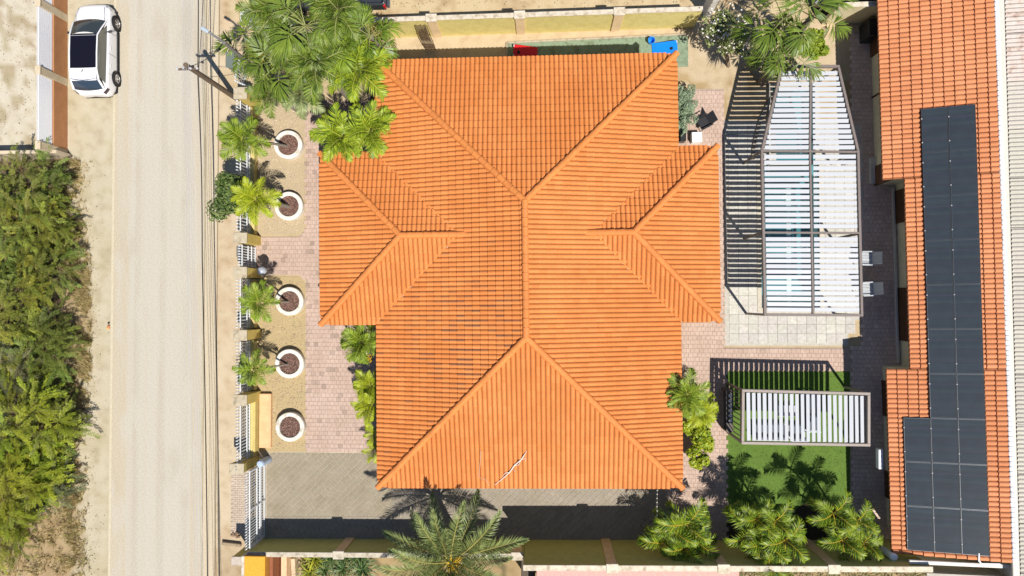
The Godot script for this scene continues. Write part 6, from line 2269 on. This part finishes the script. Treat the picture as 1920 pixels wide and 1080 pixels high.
	for i in 420:
		var q: Vector3
		var k := Color(0.34, 0.27, 0.18)
		var u := rng.randf()
		if u < 0.45:
			var y := rnd(300, 1080)
			q = at(165 + absf(rng.randfn(0, 14)), y)
		elif u < 0.75:
			q = at(rnd(0, 70), rnd(0, 255))
		else:
			q = at(rnd(735, 1310), rnd(0, 14))
		g.col = tone(k, 0.4)
		g.box(Transform3D(Basis.from_euler(Vector3(rnd(0, 3), rnd(0, 3), rnd(0, 3))), q), Vector3(rnd(0.02, 0.08), rnd(0.01, 0.03), rnd(0.02, 0.05)))
	o = stuff(obj("clods", g, MT.soil))
	o.set_meta("label", "small brown clods and dry scraps scattered on the sandy ground")
	# litter below the right hand bottom strip
	g = Geo.new()
	for i in 1500:
		var q := at(rnd(1388, 1760), rnd(1062, 1090)) + Vector3.UP * 0.03
		g.col = tone([Color(0.30, 0.22, 0.12), Color(0.12, 0.10, 0.05), Color(0.18, 0.2, 0.06)][i % 3], 0.3)
		var d := Vector3(rnd(-1, 1), rnd(0, 0.6), rnd(-1, 1)).normalized() * rnd(0.06, 0.16)
		var s := d.cross(Vector3.UP).normalized() * 0.025
		g.tri(q - s, q + s, q + d)
	o = stuff(obj("leaf_litter", g, MT.scrub))
	o.set_meta("label", "brown leaf litter and weeds along the outside of the tall back wall")

# ---------------------------------------------------------------- small things
func small_things() -> void:
	var g := Geo.new()
	# bean bag boards on the green slab
	for q in [["red cornhole board lying half under the upper eave", at(985, 97, 0.25), Color(0.50, 0.012, 0.018), deg_to_rad(-3), -0.33, "red"], ["blue cornhole board at the right end of the green slab", at(1247, 89, 0.3), Color(0.01, 0.20, 0.75), deg_to_rad(2), 0.3, "blue"]]:
		var t := thing("game_board", q[0], "game board", q[1] * Vector3(1, 0, 1), q[3])
		var tilt := 0.24 if q[4] > 0 else -0.24
		g = Geo.new()
		g.col = q[2]
		var x := Transform3D(Basis(Vector3.BACK, tilt), Vector3(0, 0.2, 0))
		g.box(x, Vector3(1.15, 0.03, 0.6), 0.008)
		g.box(x * X(Vector3(0, -0.06, 0.28)), Vector3(1.12, 0.09, 0.03))
		g.box(x * X(Vector3(0, -0.06, -0.28)), Vector3(1.12, 0.09, 0.03))
		obj("deck", g, MT.plastic, t)
		g = Geo.new()
		g.col = Color(0.012, 0.012, 0.012)
		g.lathe(PackedVector2Array([Vector2(0.075, 0.0), Vector2(0.078, 0.008), Vector2(0.0, 0.009)]), 20)
		obj("hole", g, MT.rubber, t, x * X(Vector3(q[4], 0.013, 0.05)))
		for s in [-1.0, 1.0]:
			g = Geo.new()
			g.col = Color(0.75, 0.75, 0.75)
			g.box(x * X(Vector3(0.56 * s * signf(q[4]) * s, 0.0, 0.24 * s)), Vector3(0.03, 0.035, 0.12), 0.006)
			obj("corner_trim", g, MT.plastic, t)
			g = Geo.new()
			g.col = q[2] * 0.8
			g.box(X(Vector3(0.48 * signf(q[4]), 0.15, 0.25 * s)), Vector3(0.04, 0.3, 0.04), 0.006)
			obj("leg", g, MT.plastic, t)
	g = Geo.new()
	g.col = Color(0.02, 0.24, 0.75)
	g.lathe(PackedVector2Array([Vector2(0.12, 0.0), Vector2(0.155, 0.32), Vector2(0.165, 0.34), Vector2(0.145, 0.34), Vector2(0.115, 0.05), Vector2(0.0, 0.04)]), 22)
	tag(obj("bucket", g, MT.plastic, null, X(at(1221, 77, 0.2) * Vector3(1, 0, 1))), "small round blue bucket beside the blue cornhole board", "bucket")
	# dark wooden slat frame by the eave
	var t := thing("wooden_trellis", "weathered brown wooden trellis leaning outside the upper eave", "trellis", at(808, 90))
	for i in 8:
		g = Geo.new()
		g.col = tone(Color(0.20, 0.14, 0.10), 0.2)
		var x := -0.24 + i * 0.068
		bar(g, Vector3(x, 0.05, 0.1), Vector3(x - 0.12, 1.95 + 0.05 * sin(i * 2.0), -0.30), 0.04, 0.03, 0.006)
		obj("slat", g, MT.wood, t)
	for y in [0.35, 1.2]:
		g = Geo.new()
		g.col = Color(0.17, 0.12, 0.09)
		bar(g, Vector3(-0.3 - y * 0.08, y, 0.08 - y * 0.22), Vector3(0.27 - y * 0.08, y, 0.08 - y * 0.22), 0.045, 0.03, 0.006)
		obj("crosspiece", g, MT.wood, t)
	# black folding chair and white box by the hedge
	t = thing("garden_chair", "black sling garden chair on the brick path beside the hedge", "chair", at(1316, 234), deg_to_rad(-62))
	var k := Color(0.03, 0.03, 0.034)
	g = Geo.new()
	g.col = k
	g.box(Transform3D(Basis(Vector3.RIGHT, 0.08), Vector3(0, 0.42, 0.02)), Vector3(0.5, 0.025, 0.46), 0.01)
	obj("seat", g, MT.fabric, t)
	g = Geo.new()
	g.col = k * 1.3
	g.box(Transform3D(Basis(Vector3.RIGHT, -0.5), Vector3(0, 0.68, -0.33)), Vector3(0.5, 0.56, 0.025), 0.01)
	obj("backrest", g, MT.fabric, t)
	for s in [-1.0, 1.0]:
		for f in [[Vector3(s * 0.27, 0.0, 0.28), Vector3(s * 0.27, 0.6, 0.12)], [Vector3(s * 0.27, 0.0, -0.26), Vector3(s * 0.27, 0.6, -0.05)]]:
			g = Geo.new()
			g.col = k
			g.tube(PackedVector3Array([f[0], f[1]]), PackedFloat32Array([0.016]), 8)
			obj("leg", g, MT.metal, t)
		g = Geo.new()
		g.col = k
		bar(g, Vector3(s * 0.28, 0.62, -0.28), Vector3(s * 0.28, 0.61, 0.28), 0.05, 0.025, 0.008)
		obj("armrest", g, MT.plastic, t)
	t = thing("side_table", "small square white side table below the black garden chair", "table", at(1303, 261), deg_to_rad(2))
	g = Geo.new()
	g.col = Color(0.82, 0.83, 0.83)
	g.box(X(Vector3(0, 0.44, 0)), Vector3(0.46, 0.035, 0.46), 0.012)
	obj("table_top", g, MT.plastic, t)
	for sx in [-1.0, 1.0]:
		for sz in [-1.0, 1.0]:
			g = Geo.new()
			g.col = Color(0.75, 0.76, 0.76)
			g.box(X(Vector3(sx * 0.2, 0.21, sz * 0.2)), Vector3(0.035, 0.42, 0.035), 0.008)
			obj("leg", g, MT.plastic, t)
	g = Geo.new()
	g.col = Color(0.7, 0.71, 0.71)
	for s in [-1.0, 1.0]:
		g.box(X(Vector3(s * 0.215, 0.22, 0)), Vector3(0.012, 0.38, 0.36))
		g.box(X(Vector3(0, 0.22, s * 0.215)), Vector3(0.36, 0.38, 0.012))
	obj("side_panel", g, MT.plastic, t)
	# two loungers by the large pergola
	var lp: Node3D = null
	for q in [[1622, 485, "silver grey woven chair beside the large pergola, nearer the top"], [1624, 542, "silver grey woven chair beside the large pergola, nearer the lawn"]]:
		if lp:
			dup(lp, at(q[0], q[1], 0.5) * Vector3(1, 0, 1), -PI / 2 + 0.05, q[2])
			continue
		lp = thing("woven_chair", q[2], "chair", at(q[0], q[1], 0.5) * Vector3(1, 0, 1), -PI / 2, "woven chairs beside the large pergola")
		for i in 8:
			g = Geo.new()
			g.col = tone(Color(0.50, 0.54, 0.58), 0.08)
			g.box(X(Vector3(-0.245 + i * 0.07, 0.66, 0)), Vector3(0.058, 0.03, 0.5), 0.008)
			obj("seat_strip", g, MT.metal, lp)
			g = Geo.new()
			g.col = tone(Color(0.54, 0.58, 0.62), 0.08)
			g.box(Transform3D(Basis(Vector3.RIGHT, -0.35), Vector3(-0.245 + i * 0.07, 0.95, -0.34)), Vector3(0.058, 0.58, 0.025), 0.008)
			obj("back_strip", g, MT.metal, lp)
		for sx in [-1.0, 1.0]:
			g = Geo.new()
			g.col = Color(0.45, 0.48, 0.52)
			bar(g, Vector3(sx * 0.3, 0.86, -0.28), Vector3(sx * 0.3, 0.86, 0.28), 0.05, 0.03, 0.008)
			obj("armrest", g, MT.metal, lp)
			for sz in [-1.0, 1.0]:
				g = Geo.new()
				g.col = Color(0.45, 0.48, 0.52)
				g.box(X(Vector3(sx * 0.3, 0.43, sz * 0.25)), Vector3(0.04, 0.86, 0.04), 0.008)
				obj("leg", g, MT.metal, lp)
	# globe lamp in the front garden
	t = thing("globe_lamp", "white globe garden lamp on a short post by the entrance path", "lamp", at(491, 508, 1.4) * Vector3(1, 0, 1))
	g = Geo.new()
	g.col = Color(0.25, 0.25, 0.26)
	g.tube(PackedVector3Array([Vector3.ZERO, Vector3(0, 1.2, 0)]), PackedFloat32Array([0.05]), 10)
	obj("post", g, MT.metal, t)
	g = Geo.new()
	g.col = Color(0.36, 0.38, 0.42)
	var pr := PackedVector2Array()
	for i in 13:
		var a := -PI / 2 + PI * i / 12
		pr.push_back(Vector2(cos(a) * 0.21, 1.38 + sin(a) * 0.24))
	g.lathe(pr, 20)
	obj("globe", g, MT.plastic, t)
	# orange scrap by the road
	t = thing("litter", "small crumpled orange and black wrapper on the road edging", "litter", at(204, 611))
	for i in 3:
		g = Geo.new()
		g.col = [Color(0.42, 0.13, 0.02), Color(0.60, 0.36, 0.12), Color(0.02, 0.02, 0.02)][i]
		g.box(Transform3D(Basis.from_euler(Vector3(0.2, 0.3 * i, 0.25)), Vector3([0.02, -0.02, 0.02][i], 0.05, [0.06, 0.12, -0.14][i])), Vector3(0.12, 0.07, [0.2, 0.12, 0.08][i]), 0.03)
		obj("scrap", g, MT.plastic, t)
	# pale dead twig on the roof
	t = thing("dead_twig", "pale dead twig and loose string lying on the lower roof slope", "twig", Vector3.ZERO)
	g = Geo.new()
	g.col = Color(0.72, 0.66, 0.60)
	var pts := PackedVector3Array()
	var hs := func(px: float, py: float) -> Vector3:
		var h := 3.9
		for i in 6:
			var q := at(px, py, h)
			h = 3.5 + 0.302 * (7.76 - q.z) + 0.12
		return at(px, py, h)
	for q in [[928, 909], [944, 896], [955, 886], [965, 872], [977, 862], [983, 853], [988, 845]]:
		pts.push_back(hs.call(q[0], q[1]))
	g.tube(pts, PackedFloat32Array([0.012, 0.018, 0.025, 0.03, 0.028, 0.02, 0.008]), 5)
	for q in [[[977, 862], [986, 858], [985, 866]], [[965, 872], [960, 878], [966, 884]], [[955, 886], [948, 886], [942, 894]], [[965, 872], [972, 872], [978, 860]]]:
		pts = PackedVector3Array()
		for p in q:
			pts.push_back(hs.call(p[0], p[1]))
		g.tube(pts, PackedFloat32Array([0.022, 0.014, 0.006]), 4)
	obj("twig", g, MT.plain, t)
	g = Geo.new()
	g.col = Color(0.74, 0.60, 0.48)
	pts = PackedVector3Array()
	for q in [[901, 845], [901, 862], [899, 880], [898, 893], [903, 898], [908, 896], [913, 903], [918, 911]]:
		pts.push_back(hs.call(q[0], q[1]))
	g.tube(pts, PackedFloat32Array([0.008]), 4)
	obj("string", g, MT.plain, t)
	# string of small lamps from the eave to the wall
	t = thing("light_string", "string of small pale bulbs hanging between the lower eave and the tall wall", "string lights", Vector3.ZERO)
	var sa := at(1233, 912, 3.35); var sb := at(1236, 1012, 2.2)
	pts = PackedVector3Array()
	for i in 13:
		pts.push_back(sa.lerp(sb, i / 12.0) - Vector3.UP * 0.35 * sin(PI * i / 12.0))
	g = Geo.new()
	g.col = Color(0.2, 0.19, 0.17)
	g.tube(pts, PackedFloat32Array([0.008]), 4)
	obj("cable", g, MT.rubber, t)
	g = Geo.new()
	g.col = Color(0.7, 0.66, 0.55)
	g.lathe(PackedVector2Array([Vector2(0.0, -0.07), Vector2(0.03, -0.05), Vector2(0.035, -0.02), Vector2(0.015, 0.02), Vector2(0.0, 0.03)]), 8)
	var bm := g.mesh()
	for i in range(1, 12):
		obj("bulb", bm, MT.plastic, t, X(pts[i] - Vector3.UP * 0.02))
	# bucket by the annex corner, wall boxes on the annex
	g = Geo.new()
	g.col = Color(0.82, 0.82, 0.80)
	g.lathe(PackedVector2Array([Vector2(0.13, 0.0), Vector2(0.16, 2.55), Vector2(0.17, 2.6), Vector2(0.1, 2.66), Vector2(0.0, 2.67)]), 22)
	tag(obj("downpipe_drum", g, MT.plastic, null, X(at(1676, 1045, 2.6) * Vector3(1, 0, 1))), "round white topped vent pipe at the annex's lower corner", "pipe")
	g = Geo.new()
	g.col = Color(0.75, 0.76, 0.78)
	g.box(X(at(1649, 860, 1.9)), Vector3(0.2, 0.3, 0.85), 0.03)
	tag(obj("air_conditioner", g, MT.plastic), "long pale air conditioner box on the annex wall opposite the lawn", "air conditioner")
	g = Geo.new()
	g.col = Color(0.03, 0.028, 0.028)
	g.box(X(at(1622, 66) + Vector3(0, 0.5, 0)), Vector3(0.55, 1.0, 0.8), 0.03)
	tag(obj("rubbish_bin", g, MT.plastic), "black bin at the top end of the brick alley", "bin")
	g = Geo.new()
	g.col = Color(0.03, 0.03, 0.03)
	g.box(X(at(1276, 261) + Vector3(0, 0.25, 0)), Vector3(0.34, 0.5, 0.4), 0.03)
	tag(obj("storage_box", g, MT.plastic), "black box at the lower end of the grey green hedge", "box")
	g = Geo.new()
	g.col = Color(0.8, 0.79, 0.77)
	g.box(X(at(1324, 22) + Vector3(0, 1.1, 0)), Vector3(0.3, 2.2, 0.6), 0.02)
	tag(obj("gate_post", g, MT.wall), "white plastered post at the top edge right of the sandy lot", "post")
